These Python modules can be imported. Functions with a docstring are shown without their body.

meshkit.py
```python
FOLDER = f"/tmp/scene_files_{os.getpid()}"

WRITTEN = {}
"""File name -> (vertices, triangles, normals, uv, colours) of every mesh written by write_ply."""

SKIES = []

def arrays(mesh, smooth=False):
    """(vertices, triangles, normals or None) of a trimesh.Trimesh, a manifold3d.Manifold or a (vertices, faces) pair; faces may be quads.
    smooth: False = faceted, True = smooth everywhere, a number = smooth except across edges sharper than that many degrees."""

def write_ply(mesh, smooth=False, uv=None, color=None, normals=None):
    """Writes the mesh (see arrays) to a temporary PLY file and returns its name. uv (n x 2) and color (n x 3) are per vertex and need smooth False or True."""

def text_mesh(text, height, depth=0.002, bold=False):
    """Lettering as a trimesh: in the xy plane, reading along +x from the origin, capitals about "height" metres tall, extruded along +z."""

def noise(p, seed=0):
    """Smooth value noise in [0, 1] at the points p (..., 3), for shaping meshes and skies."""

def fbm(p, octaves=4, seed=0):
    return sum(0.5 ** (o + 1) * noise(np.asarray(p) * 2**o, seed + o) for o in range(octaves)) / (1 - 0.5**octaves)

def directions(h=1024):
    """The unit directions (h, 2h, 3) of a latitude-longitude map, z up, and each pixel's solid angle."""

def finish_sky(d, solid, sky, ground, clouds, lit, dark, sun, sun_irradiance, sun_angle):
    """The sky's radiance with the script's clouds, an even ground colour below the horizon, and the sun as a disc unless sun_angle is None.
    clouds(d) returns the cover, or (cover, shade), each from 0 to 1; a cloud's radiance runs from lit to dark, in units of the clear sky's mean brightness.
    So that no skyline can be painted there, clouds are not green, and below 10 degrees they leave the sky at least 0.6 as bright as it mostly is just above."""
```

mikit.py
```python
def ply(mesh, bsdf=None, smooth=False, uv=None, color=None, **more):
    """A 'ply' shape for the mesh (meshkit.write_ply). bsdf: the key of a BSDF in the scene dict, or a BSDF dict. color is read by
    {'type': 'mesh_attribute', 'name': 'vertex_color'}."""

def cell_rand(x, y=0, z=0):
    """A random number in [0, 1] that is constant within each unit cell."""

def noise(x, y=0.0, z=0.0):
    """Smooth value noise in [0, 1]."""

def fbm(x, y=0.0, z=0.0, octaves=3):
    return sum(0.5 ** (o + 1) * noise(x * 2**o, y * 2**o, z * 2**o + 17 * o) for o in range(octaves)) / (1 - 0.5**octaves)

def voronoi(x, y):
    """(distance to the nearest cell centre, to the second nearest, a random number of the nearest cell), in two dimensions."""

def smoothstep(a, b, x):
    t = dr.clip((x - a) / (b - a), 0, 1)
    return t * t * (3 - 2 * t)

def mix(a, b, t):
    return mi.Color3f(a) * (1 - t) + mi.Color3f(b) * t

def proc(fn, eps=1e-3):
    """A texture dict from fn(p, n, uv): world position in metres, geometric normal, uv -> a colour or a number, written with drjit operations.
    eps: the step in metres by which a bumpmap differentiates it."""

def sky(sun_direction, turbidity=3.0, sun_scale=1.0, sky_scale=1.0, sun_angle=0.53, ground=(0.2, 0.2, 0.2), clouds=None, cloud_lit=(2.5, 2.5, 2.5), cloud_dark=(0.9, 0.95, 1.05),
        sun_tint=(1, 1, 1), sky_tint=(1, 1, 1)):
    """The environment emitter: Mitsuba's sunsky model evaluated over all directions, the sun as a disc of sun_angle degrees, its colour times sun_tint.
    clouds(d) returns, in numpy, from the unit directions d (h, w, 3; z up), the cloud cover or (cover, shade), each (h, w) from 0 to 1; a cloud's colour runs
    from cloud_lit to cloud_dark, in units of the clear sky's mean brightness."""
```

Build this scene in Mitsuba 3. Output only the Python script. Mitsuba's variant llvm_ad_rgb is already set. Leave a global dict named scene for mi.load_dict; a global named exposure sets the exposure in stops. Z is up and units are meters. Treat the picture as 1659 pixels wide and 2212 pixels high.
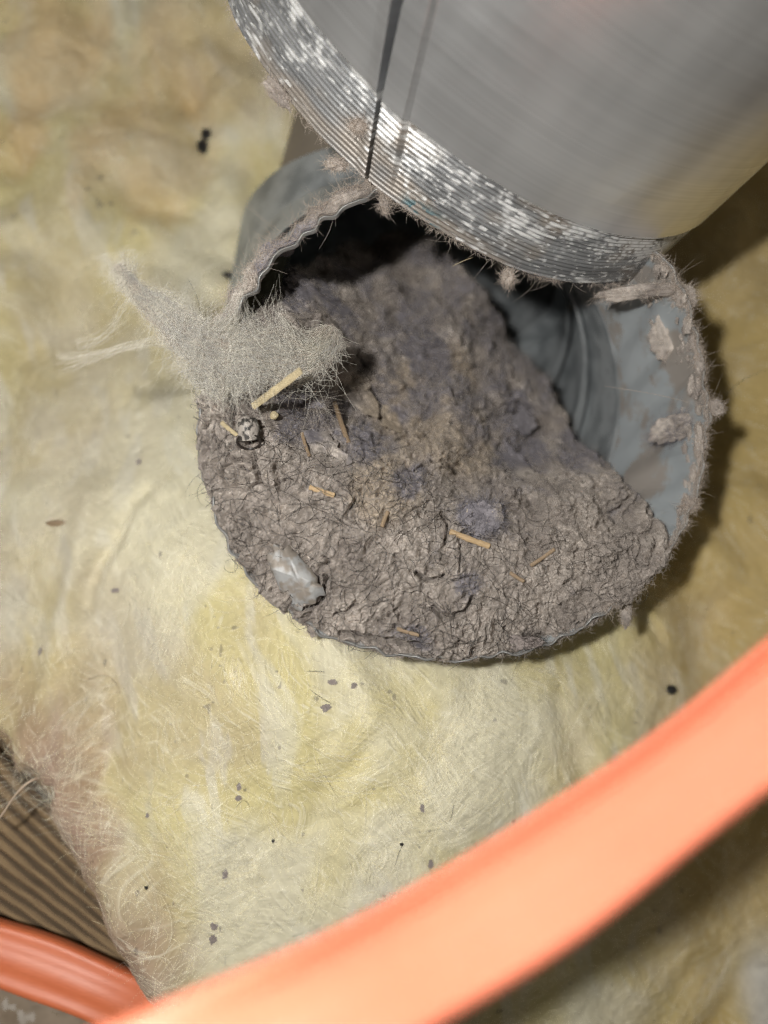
import math
import numpy as np
import drjit as dr
import mitsuba as mi
import trimesh
from scipy.interpolate import RBFInterpolator, CubicSpline
from shapely.geometry import Polygon, Point
from shapely import contains_xy
import meshkit, mikit
from mikit import noise, fbm, smoothstep, mix

# ------------------------------------------------------------------ camera, light, exposure
ZC = 0.173            # height of the camera above the mouth of the elbow
F, CU, CV = 1800.0, 829.5, 1106.0      # measuring grid used to read positions off: 1659 x 2212
T = mi.ScalarTransform4f
scene, labels = {}, {}
scene['camera'] = {'type': 'thinlens', 'fov': math.degrees(2 * math.atan(CU / F)), 'fov_axis': 'x',
                   'to_world': T().look_at(origin=[0, 0, ZC], target=[0, 0, 0], up=[0, 1, 0]),
                   'near_clip': 0.004, 'far_clip': 10.0, 'aperture_radius': 0.0019, 'focus_distance': 0.168}
exposure = 0.0
# the flash of the phone, a few centimetres left of and above the lens
FL = 2800.0
scene['flash_lamp'] = {'type': 'disk', 'to_world': T().translate([-0.044, 0.020, ZC + 0.05]).rotate([1, 0, 0], 180).scale(0.005),
                       'emitter': {'type': 'area', 'radiance': {'type': 'rgb', 'value': [FL, FL * 0.98, FL * 0.94]}}}
labels['flash_lamp'] = {'label': 'small round white flash lamp beside the lens, above the view', 'category': 'lamp'}
scene['ambient_fill'] = {'type': 'constant', 'radiance': {'type': 'rgb', 'value': [0.095, 0.086, 0.070]}}  # even fill added to lift the shadows, no source of it in view


# ------------------------------------------------------------------ helpers
def W(u, v, z):
    """a position read off the photograph's grid, at height z"""
    d = ZC - np.asarray(z, float)
    u, v = np.asarray(u, float), np.asarray(v, float)
    return np.stack([(u - CU) / F * d, (CV - v) / F * d, np.broadcast_to(z, np.shape(u)).astype(float)], -1)


def add(key, mesh, bsdf, smooth=True, label=None, category=None, group=None, kind=None, **kw):
    base, n = key, 0
    while key in scene:
        n += 1
        key = f'{base}_{n:03d}'
    scene[key] = mikit.ply(mesh, bsdf, smooth=smooth, **kw)
    tag(key, label, category, group, kind)
    return key


def tag(key, label=None, category=None, group=None, kind=None):
    e = {k: v for k, v in dict(label=label, category=category, group=group, kind=kind).items() if v}
    if e:
        labels[key] = e


def grid_faces(nu, nv, wrap_u=False):
    i, j = np.meshgrid(np.arange(nu if wrap_u else nu - 1), np.arange(nv - 1), indexing='ij')
    a, b = i * nv + j, ((i + 1) % nu) * nv + j
    return np.concatenate([np.stack([a, b, b + 1], -1).reshape(-1, 3), np.stack([a, b + 1, a + 1], -1).reshape(-1, 3)])


def tubes(P, r, sides=3, taper=True):
    """P: N x S x 3 polylines -> one (v, f) of thin tubes"""
    P = np.asarray(P, float)
    N, S, _ = P.shape
    t = np.gradient(P, axis=1)
    t /= np.linalg.norm(t, axis=2, keepdims=True) + 1e-12
    ref = np.where(np.abs(t[..., 2:]) < 0.85, [0, 0, 1.0], [1.0, 0, 0])
    a = np.cross(t, ref); a /= np.linalg.norm(a, axis=2, keepdims=True) + 1e-12
    b = np.cross(t, a)
    ang = np.arange(sides) * 2 * np.pi / sides + 0.5
    rr = np.broadcast_to(np.asarray(r, float).reshape(-1, 1) if np.ndim(r) < 2 else r, (N, S))
    if taper:
        rr = rr * np.interp(np.arange(S) / (S - 1), [0, 0.15, 0.7, 1], [0.6, 1, 1, 0.35])
    v = P[:, :, None] + rr[..., None, None] * (np.cos(ang)[:, None] * a[:, :, None] + np.sin(ang)[:, None] * b[:, :, None])
    n, s, k = np.meshgrid(np.arange(N), np.arange(S - 1), np.arange(sides), indexing='ij')
    o = n * S * sides + s * sides
    q0, q1 = o + k, o + (k + 1) % sides
    q2, q3 = q1 + sides, q0 + sides
    f = np.concatenate([np.stack([q0, q1, q2], -1).reshape(-1, 3), np.stack([q0, q2, q3], -1).reshape(-1, 3)])
    return v.reshape(-1, 3), f


def join(*ms):
    vs, fs, at = [], [], 0
    for v, f in ms:
        vs.append(v); fs.append(np.asarray(f) + at); at += len(v)
    return np.vstack(vs), np.vstack(fs)


def spline(pts, n):
    pts = np.asarray(pts, float)
    s = np.r_[0, np.cumsum(np.linalg.norm(np.diff(pts, axis=0), axis=1))]
    return CubicSpline(s / s[-1], pts)(np.linspace(0, 1, n))


def N3(x, y, s, seed=0, z=0.0):
    return meshkit.noise(np.stack([x / s, y / s, np.full_like(x, z)], -1), seed)


def FB(x, y, s, oct=4, seed=0):
    return meshkit.fbm(np.stack([x / s, y / s, np.zeros_like(x)], -1), oct, seed)


def sst(a, b, x):
    t = np.clip((x - a) / (b - a), 0, 1)
    return t * t * (3 - 2 * t)


def blob(r, seed, squash=(1, 1, 1), amp=0.35, sub=3, freq=1.6):
    m = trimesh.creation.icosphere(sub)
    v = np.array(m.vertices)
    v = v * (1 + amp * (meshkit.fbm(v * freq + seed * 7.3, 4, seed) - 0.5)[:, None] * 2)
    return v * r * np.array(squash), np.array(m.faces)


# ------------------------------------------------------------------ materials
def P(fn, eps=1e-4):
    return mikit.proc(fn, eps)


def bsdf(name, d):
    scene[name] = {'type': 'twosided', 'bsdf': d}


def rgb(*c):
    return {'type': 'rgb', 'value': list(c)}


def wool(x, y):
    """matted fibres: streaks that wander, in three directions"""
    u1 = x + 0.016 * (fbm(x * 55, y * 55, 2.0, 2) - 0.5)
    v1 = y + 0.016 * (fbm(x * 55 + 9, y * 55, 6.0, 2) - 0.5)
    s1 = fbm(u1 * 2100, v1 * 240, 1.0, 2)
    s2 = fbm((u1 + v1) * 1700, (v1 - u1) * 200, 4.0, 2)
    s3 = fbm((v1 - 0.35 * u1) * 2200, (u1 + 0.35 * v1) * 210, 8.0, 2)
    w = fbm(x * 60, y * 60, 33.0, 2)
    return s1 * (1 - w) + s3 * w, s2


def wool_relief(p, n, uv):
    a, b = wool(p.x, p.y)
    return 0.5 * a + 0.5 * b + 0.8 * fbm(p.x * 330, p.y * 330, 3.0, 2)


def insul_color(p, n, uv):
    x, y = p.x, p.y
    fa_, fb_ = wool(x, y)
    wx = x + 0.012 * (noise(x * 45, y * 45, 3.0) - 0.5)
    wy = y + 0.012 * (noise(x * 45, y * 45, 9.0) - 0.5)
    a = fbm(wx * 38, wy * 38, 1.0, 4)
    streak = fbm(wx * 260 + wy * 60, wy * 70 - wx * 40, 5.0, 3)
    b = fbm(wx * 22, wy * 22, 12.0, 3)
    c = mix(mi.Color3f(0.62, 0.55, 0.29), mi.Color3f(0.67, 0.625, 0.46), smoothstep(0.36, 0.62, a))
    c = mix(c, mi.Color3f(0.70, 0.68, 0.58), 0.6 * smoothstep(0.52, 0.72, streak) * smoothstep(0.35, 0.6, b))
    # dust that has settled in the hollows and on the edge by the joist
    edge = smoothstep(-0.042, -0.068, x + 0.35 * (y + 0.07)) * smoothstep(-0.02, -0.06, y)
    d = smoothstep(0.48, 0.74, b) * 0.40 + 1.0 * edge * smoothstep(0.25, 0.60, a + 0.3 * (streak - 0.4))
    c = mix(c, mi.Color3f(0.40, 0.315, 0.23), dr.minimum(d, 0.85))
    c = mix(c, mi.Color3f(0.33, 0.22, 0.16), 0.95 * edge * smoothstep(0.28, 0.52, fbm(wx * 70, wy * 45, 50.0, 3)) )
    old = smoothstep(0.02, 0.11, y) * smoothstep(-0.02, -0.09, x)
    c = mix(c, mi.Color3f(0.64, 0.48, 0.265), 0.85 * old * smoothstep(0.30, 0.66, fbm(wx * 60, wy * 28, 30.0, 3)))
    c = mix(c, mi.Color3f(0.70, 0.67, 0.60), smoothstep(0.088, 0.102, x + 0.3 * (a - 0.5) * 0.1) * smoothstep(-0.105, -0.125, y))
    amber = smoothstep(0.050, 0.085, x + 0.02 * (a - 0.5))  # amber wool here, with the warm tone of the shadows put into its colour
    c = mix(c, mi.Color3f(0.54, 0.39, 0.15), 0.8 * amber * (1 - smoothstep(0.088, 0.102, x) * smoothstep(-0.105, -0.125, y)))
    c = c * (0.79 + 0.30 * (0.5 * fa_ + 0.5 * fb_))
    c = mix(c, mi.Color3f(0.72, 0.69, 0.57), 0.40 * smoothstep(0.64, 0.86, dr.maximum(fa_, fb_)))
    specks = noise(x * 900, y * 900, 2.0) * noise(x * 400, y * 400, 7.0)
    return mix(c, mi.Color3f(0.13, 0.11, 0.10), 0.5 * smoothstep(0.71, 0.79, specks))


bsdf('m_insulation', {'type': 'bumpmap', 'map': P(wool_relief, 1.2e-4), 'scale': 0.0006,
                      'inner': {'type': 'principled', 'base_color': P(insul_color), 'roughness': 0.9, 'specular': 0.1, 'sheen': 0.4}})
bsdf('m_glass_fibre', {'type': 'principled', 'base_color': rgb(0.86, 0.80, 0.58), 'roughness': 0.25, 'specular': 0.8})
bsdf('m_white_fibre', {'type': 'principled', 'base_color': rgb(0.92, 0.89, 0.76), 'roughness': 0.22, 'specular': 0.9})
bsdf('m_brown_fibre', {'type': 'principled', 'base_color': rgb(0.46, 0.36, 0.27), 'roughness': 0.6, 'specular': 0.3})
bsdf('m_wool_core', {'type': 'principled', 'base_color': P(lambda p, n, uv: mix(mi.Color3f(0.26, 0.25, 0.225), mi.Color3f(0.46, 0.445, 0.41), fbm(p.x * 500, p.y * 900, p.z * 500, 4))), 'roughness': 0.9, 'specular': 0.1})
bsdf('m_wool_grey', {'type': 'principled', 'base_color': rgb(0.47, 0.455, 0.42), 'roughness': 0.35, 'specular': 0.5})
bsdf('m_wool', {'type': 'principled', 'base_color': rgb(0.66, 0.63, 0.55), 'roughness': 0.32, 'specular': 0.7})

PURPLE = [(1020, 1115, -.012, .0065), (930, 760, -.045, .011), (800, 960, -.012, .007), (690, 905, -.013, .007), (1130, 900, -.04, .011), (650, 640, -.02, .007),
          (1270, 980, -.03, .009), (1000, 1250, -.008, .0032), (900, 1365, -.002, .0025), (880, 1040, -.012, .005), (710, 650, -.03, .006), (1160, 960, -.035, .008)]
PW = [(*W(u, v, z)[:2], r) for u, v, z, r in PURPLE]
BR = [(*W(u, v, z)[:2], r) for u, v, z, r in [(900, 880, -.03, .014), (830, 1050, -.004, .008), (1000, 960, -.03, .010), (980, 800, -.04, .008)]]


def lint_color(p, n, uv):
    x, y, z = p.x, p.y, p.z
    a = fbm(x * 150, y * 150, z * 150, 4)
    f = fbm(x * 900, y * 900, z * 900, 3)
    c = mix(mi.Color3f(0.235, 0.205, 0.185), mi.Color3f(0.41, 0.365, 0.325), smoothstep(0.3, 0.7, a))
    w1 = mi.Float(0)
    for (px_, py_, r) in BR:
        w1 = dr.maximum(w1, dr.exp(-(dr.square(x - px_) + dr.square(y - py_)) / (r * r)))
    c = mix(c, mi.Color3f(0.35, 0.285, 0.21), 0.7 * smoothstep(0.25, 0.6, w1 + 0.6 * (a - 0.5)))
    w2 = mi.Float(0)
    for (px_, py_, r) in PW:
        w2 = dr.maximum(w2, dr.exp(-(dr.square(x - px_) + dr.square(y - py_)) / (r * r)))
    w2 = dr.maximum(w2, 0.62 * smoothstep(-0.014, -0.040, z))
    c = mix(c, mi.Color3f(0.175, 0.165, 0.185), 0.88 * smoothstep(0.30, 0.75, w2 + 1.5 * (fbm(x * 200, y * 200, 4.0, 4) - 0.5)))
    c = c * (0.55 + 0.9 * f)
    grains = noise(x * 1700, y * 1700, z * 1700)
    return mix(c, mi.Color3f(0.46, 0.40, 0.32), 0.8 * smoothstep(0.86, 0.95, grains))


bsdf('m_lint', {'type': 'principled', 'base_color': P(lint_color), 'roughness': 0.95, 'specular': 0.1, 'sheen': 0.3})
bsdf('m_lint_fibre', {'type': 'principled', 'base_color': rgb(0.40, 0.355, 0.315), 'roughness': 0.5, 'specular': 0.4})
bsdf('m_lint_pale', {'type': 'principled', 'base_color': rgb(0.50, 0.43, 0.37), 'roughness': 0.5, 'specular': 0.4})
bsdf('m_lint_violet', {'type': 'principled', 'base_color': rgb(0.22, 0.21, 0.235), 'roughness': 0.6, 'specular': 0.3})
bsdf('m_hair', {'type': 'principled', 'base_color': rgb(0.022, 0.017, 0.014), 'roughness': 0.3, 'specular': 0.6})


def galv_color(p, n, uv):
    x, y, z = p.x, p.y, p.z
    a = fbm(x * 70, y * 70, z * 70, 4)
    c = mix(mi.Color3f(0.30, 0.33, 0.345), mi.Color3f(0.48, 0.515, 0.53), a)
    d = fbm(x * 110 + 5, y * 110, z * 110, 4)
    dust = smoothstep(0.46, 0.62, d + 0.25 * (fbm(x * 600, y * 600, z * 600, 3) - 0.5))
    return mix(c, mi.Color3f(0.33, 0.28, 0.235), 0.75 * dust)


bsdf('m_galvanised', {'type': 'principled', 'base_color': P(galv_color), 'metallic': 0.35, 'roughness': 0.55, 'specular': 0.4})


bsdf('m_gore', {'type': 'principled', 'base_color': P(lambda p, n, uv: mix(mi.Color3f(0.22, 0.24, 0.25), mi.Color3f(0.38, 0.405, 0.415), smoothstep(0.3, 0.65, fbm(p.x * 160, p.y * 160, p.z * 160, 4)))), 'metallic': 0.35, 'roughness': 0.5, 'specular': 0.4})
bsdf('m_dusty_metal', {'type': 'principled', 'base_color': P(lambda p, n, uv: mix(mi.Color3f(0.17, 0.15, 0.125), mi.Color3f(0.26, 0.22, 0.175), fbm(p.x * 120, p.y * 60, p.z * 120, 4))),
                         'roughness': 0.7, 'specular': 0.3})


def duct_color(p, n, uv):
    s, t = uv.x, uv.y                     # metres round and along the duct
    fine = fbm(t * 2600 + 3 * noise(s * 30, 1.0), s * 45, 2.0, 3)
    band = fbm(s * 110, t * 14, 7.0, 3)
    big = fbm(s * 30, t * 40, 3.0, 3)
    return mi.Color3f(0.76, 0.77, 0.785) * (0.52 + 0.16 * fine + 0.36 * band + 0.40 * big)


def duct_rough(p, n, uv):
    return 0.19 + 0.15 * fbm(uv.x * 60, uv.y * 500, 4.0, 3)


bsdf('m_duct', {'type': 'principled', 'base_color': P(duct_color), 'metallic': 0.82, 'roughness': P(duct_rough), 'specular': 0.5})


def end_color(p, n, uv):
    s, t = uv.x, uv.y
    wob_ = 0.0006 * noise(s * 140, 3.0)
    line = noise((t + wob_) * 2600, s * 900, 1.0)
    line2 = noise((t + wob_) * 1300 + 40, s * 420, 6.0)
    cl = fbm(s * 95, t * 110, 9.0, 3)
    mid = 0.6 * fbm(s * 230, t * 300, 15.0, 4) + 0.4 * fbm(s * 900, t * 1100, 25.0, 2)
    up = smoothstep(0.002, 0.016, t)
    k = smoothstep(0.68, 1.04, line + 0.9 * (cl - 0.5) + 0.10 * up)
    k = dr.maximum(k, smoothstep(0.74, 1.05, line2 + 0.8 * (cl - 0.5) + 0.15 * up))
    k = dr.maximum(k, smoothstep(0.56, 0.82, mid + 0.17 * up + 0.5 * (cl - 0.5) - 0.04))
    base = mi.Color3f(0.24, 0.245, 0.25) * (0.35 + 0.9 * fbm(s * 60, t * 900, 5.0, 3))
    dirt = smoothstep(0.5, 0.7, fbm(s * 70 + 4, t * 120, 21.0, 3))
    base = mix(base, mi.Color3f(0.26, 0.22, 0.18), 0.7 * dirt)
    teal = smoothstep(0.006, 0.002, dr.abs(s - TEAL[0])) * smoothstep(0.0044, 0.0012, t) * smoothstep(0.40, 0.55, fbm(s * 500, t * 700, 3.0, 3))
    base = mix(base, mi.Color3f(0.03, 0.12, 0.15), 0.9 * teal)
    return mix(base, mi.Color3f(0.72, 0.72, 0.71), 0.85 * k * (1 - teal))


TEAL = [0.0]
bsdf('m_duct_end', {'type': 'principled', 'base_color': P(end_color), 'metallic': 0.25, 'roughness': 0.45, 'specular': 0.5})
bsdf('m_bright_edge', {'type': 'principled', 'base_color': rgb(0.42, 0.42, 0.41), 'metallic': 0.5, 'roughness': 0.45})
bsdf('m_orange_flashlit', {'type': 'principled', 'base_color': P(lambda p, n, uv: mix(mi.Color3f(0.72, 0.205, 0.115), mi.Color3f(0.77, 0.24, 0.14), fbm(p.x * 120, p.y * 120, p.z * 120, 3))), 'roughness': 0.5, 'specular': 0.5})  # near cable: paler than the other, strong flash light painted into the colour
bsdf('m_orange', {'type': 'principled', 'base_color': P(lambda p, n, uv: mix(mi.Color3f(0.64, 0.155, 0.06), mi.Color3f(0.70, 0.185, 0.075), fbm(p.x * 300, p.y * 300, p.z * 300, 3))),
                  'roughness': 0.5, 'specular': 0.9})
FAN = W(783, 2405, -0.045)


def wood_color(p, n, uv):
    dx, dy = p.x - FAN[0], p.y - FAN[1]
    ang = dr.atan2(dy, -dx) * 57.29578
    g = ang + 0.8 * (fbm(p.x * 60, p.y * 60, 1.0, 3) - 0.5)
    r = dr.sqrt(dr.square(dx) + dr.square(dy))
    ring = dr.sin(g * (2 * np.pi / 1.65))
    grain = fbm(r * 260, g * 9, 3.0, 3)
    c = mix(mi.Color3f(0.25, 0.175, 0.10), mi.Color3f(0.10, 0.072, 0.045), smoothstep(-0.1, 0.8, ring))
    c = c * (0.7 + 0.6 * grain)
    return mix(c, mi.Color3f(0.17, 0.15, 0.095), 0.6 * smoothstep(30.0, 22.0, g))


bsdf('m_wood', {'type': 'principled', 'base_color': P(wood_color), 'roughness': 0.8, 'specular': 0.2})


def dust_color(p, n, uv):
    x, y = p.x, p.y
    a = fbm(x * 120, y * 120, 1.0, 4)
    c = mix(mi.Color3f(0.22, 0.17, 0.12), mi.Color3f(0.38, 0.31, 0.24), a)
    return mix(c, mi.Color3f(0.50, 0.47, 0.42), 0.7 * smoothstep(0.60, 0.72, fbm(x * 260, y * 260, 8.0, 3)))


bsdf('m_dust', {'type': 'principled', 'base_color': P(dust_color), 'roughness': 0.95, 'specular': 0.1})


def straw_color(p, n, uv):
    return mix(mi.Color3f(0.30, 0.25, 0.16), mi.Color3f(0.52, 0.43, 0.26), fbm(p.x * 700 + p.y * 300, p.y * 700, p.z * 700, 3))


bsdf('m_straw', {'type': 'principled', 'base_color': P(straw_color), 'roughness': 0.5, 'specular': 0.3})
bsdf('m_straw_tan', {'type': 'principled', 'base_color': rgb(0.46, 0.33, 0.19), 'roughness': 0.55, 'specular': 0.3})
bsdf('m_straw_brown', {'type': 'principled', 'base_color': rgb(0.25, 0.18, 0.115), 'roughness': 0.6, 'specular': 0.3})
bsdf('m_foil', {'type': 'principled', 'base_color': P(lambda p, n, uv: mix(mi.Color3f(0.33, 0.33, 0.325), mi.Color3f(0.24, 0.21, 0.18), smoothstep(0.38, 0.60, fbm(p.x * 500, p.y * 500, p.z * 500, 3)))), 'metallic': 0.25, 'roughness': 0.58, 'specular': 0.4})
bsdf('m_pellet', {'type': 'principled', 'base_color': rgb(0.016, 0.015, 0.014), 'roughness': 0.7, 'specular': 0.3})
bsdf('m_crumb', {'type': 'principled', 'base_color': rgb(0.25, 0.215, 0.20), 'roughness': 0.9, 'specular': 0.1})
bsdf('m_dark_tube', {'type': 'principled', 'base_color': P(lambda p, n, uv: mix(mi.Color3f(0.03, 0.027, 0.024), mi.Color3f(0.30, 0.27, 0.24), smoothstep(0.38, 0.56, fbm(p.x * 1200, p.y * 1200, p.z * 1200, 3)))),
                     'roughness': 0.55, 'specular': 0.4})
rng = np.random.default_rng(11)

# ------------------------------------------------------------------ elbow: its mouth, gores and the pipe it runs into
TILT = math.radians(13)
XC, YC = 0.0181, 0.0193
D0 = np.array([-math.sin(TILT), 0, -math.cos(TILT)])
BD = np.array([0.25, 0.97, 0.0]); BD -= D0 * (BD @ D0); BD /= np.linalg.norm(BD)


def rim_z(x):
    return -(x - XC) * math.tan(TILT)


def on_rim(u, v):
    """the point of the mouth's plane seen there"""
    dx, dy = (u - CU) / F, (CV - v) / F
    d = (ZC - math.tan(TILT) * XC) / (1 - dx * math.tan(TILT))
    return np.array([dx * d, dy * d, ZC - d])


RIM_PX = [(430, 900), (436, 1000), (462, 1095), (505, 1195), (565, 1275), (640, 1335), (740, 1385), (850, 1412), (960, 1425), (1080, 1415), (1180, 1393), (1270, 1345), (1350, 1290),
          (1415, 1220), (1460, 1165), (1500, 1080), (1520, 980), (1528, 880), (1512, 770), (1480, 640), (1420, 545), (1250, 440), (1050, 400), (900, 398), (790, 425), (700, 478), (640, 520),
          (585, 570), (540, 635), (490, 705), (452, 790)]
rp = np.array([on_rim(*q) for q in RIM_PX])
ph = np.unwrap(np.arctan2(rp[:, 1] - YC, rp[:, 0] - XC))
rr_ = np.hypot(rp[:, 0] - XC, rp[:, 1] - YC)
o = np.argsort(ph)
ph, rr_ = ph[o], rr_[o]
RIMR = CubicSpline(np.r_[ph, ph[0] + 2 * np.pi], np.r_[rr_, rr_[0]], bc_type='periodic')


def rim_xy(phi, off=0.0, crimp=1.0):
    r = RIMR(phi) + off
    w = np.sin(46 * phi + 2.5 * np.sin(3 * phi) + 1.5 * np.sin(5 * phi)) + 0.7 * np.sin(23 * phi + 1) + 0.5 * np.sin(71 * phi)
    r = r + crimp * 0.00034 * w
    x, y = XC + r * np.cos(phi), YC + r * np.sin(phi)
    return np.stack([x, y, rim_z(x) + crimp * 0.0004 * np.sin(31 * phi)], -1)


phi = np.linspace(0, 2 * np.pi, 721)[:-1]
L0, RB = 0.030, 0.075
C0 = np.array([XC, YC, 0.0])
C1 = C0 + L0 * D0 + np.array([0, 0.009, 0])
BC = C1 + RB * BD
EX = np.cross(BD, D0); EX /= np.linalg.norm(EX)     # sideways axis of the bend
sgn = np.sign(EX[0]); EX *= sgn


def ring(theta, rad=0.052):
    c = BC + RB * (-math.cos(theta) * BD + math.sin(theta) * D0)
    w = math.cos(theta) * BD - math.sin(theta) * D0
    return c + rad * (np.cos(phi)[:, None] * EX + np.sin(phi)[:, None] * w)


def loft(rings, sub=6, bead=0.0):
    R = [rings[0]]
    for a, b in zip(rings[:-1], rings[1:]):
        for k in range(1, sub + 1):
            R.append(a + (b - a) * k / sub)
    Vv = np.stack(R, 1)
    return Vv.reshape(-1, 3), grid_faces(len(phi), Vv.shape[1], True)


rim3 = rim_xy(phi)
smooth_rim = rim_xy(phi, 0, 0)
col = [rim3]
ring0 = ring(0.0, 0.0505)
for k in range(1, 15):
    t = k / 14
    c = max(0.0, 1 - t * 14 / 7.0)
    a = rim_xy(phi, 0, c) - rim_xy(phi, 0, 0) + smooth_rim
    dent = 0.0016 * (meshkit.fbm(np.stack([np.cos(phi) * 4, np.sin(phi) * 4, phi * 0 + t * 1.5], -1), 3, 63) - 0.5) + 0.0008 * np.sin(30 * phi + 5 * t) * (0.4 + meshkit.noise(np.stack([np.cos(phi) * 3, np.sin(phi) * 3, phi * 0], -1), 9))
    dent = dent * math.sin(math.pi * min(1, t * 1.02))
    col.append(a + (ring0 - smooth_rim) * t + dent[:, None] * np.stack([np.cos(phi), np.sin(phi), phi * 0], -1))
Vc = np.stack(col, 1)
EL = 'vent_elbow'
tag(EL, 'grey galvanised duct elbow with a scalloped mouth, packed with lint, lying in yellow insulation', 'duct elbow')
add(EL + '__collar', (Vc.reshape(-1, 3), grid_faces(720, 15, True)), 'm_galvanised')
th = [0, 0.4, 0.85, 1.25, math.pi / 2]
GR = [0.0515, 0.0525, 0.0535, 0.0556]
for k, (a, b) in enumerate(zip(th[:-2], th[1:-1])):
    add(EL + '__gore', loft([ring(a, GR[k]), ring(b, GR[k + 1])]), 'm_gore')
add(EL + '__outlet_collar', loft([ring(1.24, 0.0552), ring(1.25, 0.0484), ring(1.31, 0.0482)]), 'm_gore')
for a in th[:-2]:                                      # the beaded joints between the gores
    prof = [(-0.0022, 0.0), (-0.0012, 0.0006), (0.0, 0.0008), (0.0012, 0.0006), (0.0022, 0.0)]
    R = np.stack([ring(a + s / 0.05, 0.0512 + h) for s, h in prof], 1)
    add(EL + '__joint_bead', (R.reshape(-1, 3), grid_faces(720, 5, True)), 'm_gore')
end = ring(math.pi / 2, 0.0474)
pdir = BD
VP = 'vent_pipe'
add(VP + '__outer_wall', loft([ring(1.27, 0.0486), ring(1.42, 0.0484), end + 0.0008 * (end - end.mean(0)) / 0.05, end + 0.26 * pdir], 12), 'm_dusty_metal')
add(VP + '__inner_wall', loft([ring(1.27, 0.0474), ring(1.42, 0.0472), end - 0.0004 * (end - end.mean(0)) / 0.05, end + 0.26 * pdir - 0.0004 * (end - end.mean(0)) / 0.05], 12), 'm_gore')
tag(VP, 'dull grey vent pipe running away behind the upper duct, only its left side in view', 'pipe')
# bare silver lip of the mouth
lip = np.stack([rim_xy(phi, o_, 1) + [0, 0, h] for o_, h in [(-.00026, -.0010), (-.00026, .0005), (.00020, .0005), (.00020, -.0010)]], 1)
add(EL + '__lip', (lip.reshape(-1, 3), grid_faces(720, 4, True)), 'm_bright_edge', label='thin bare silver edge of the mouth')

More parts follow.
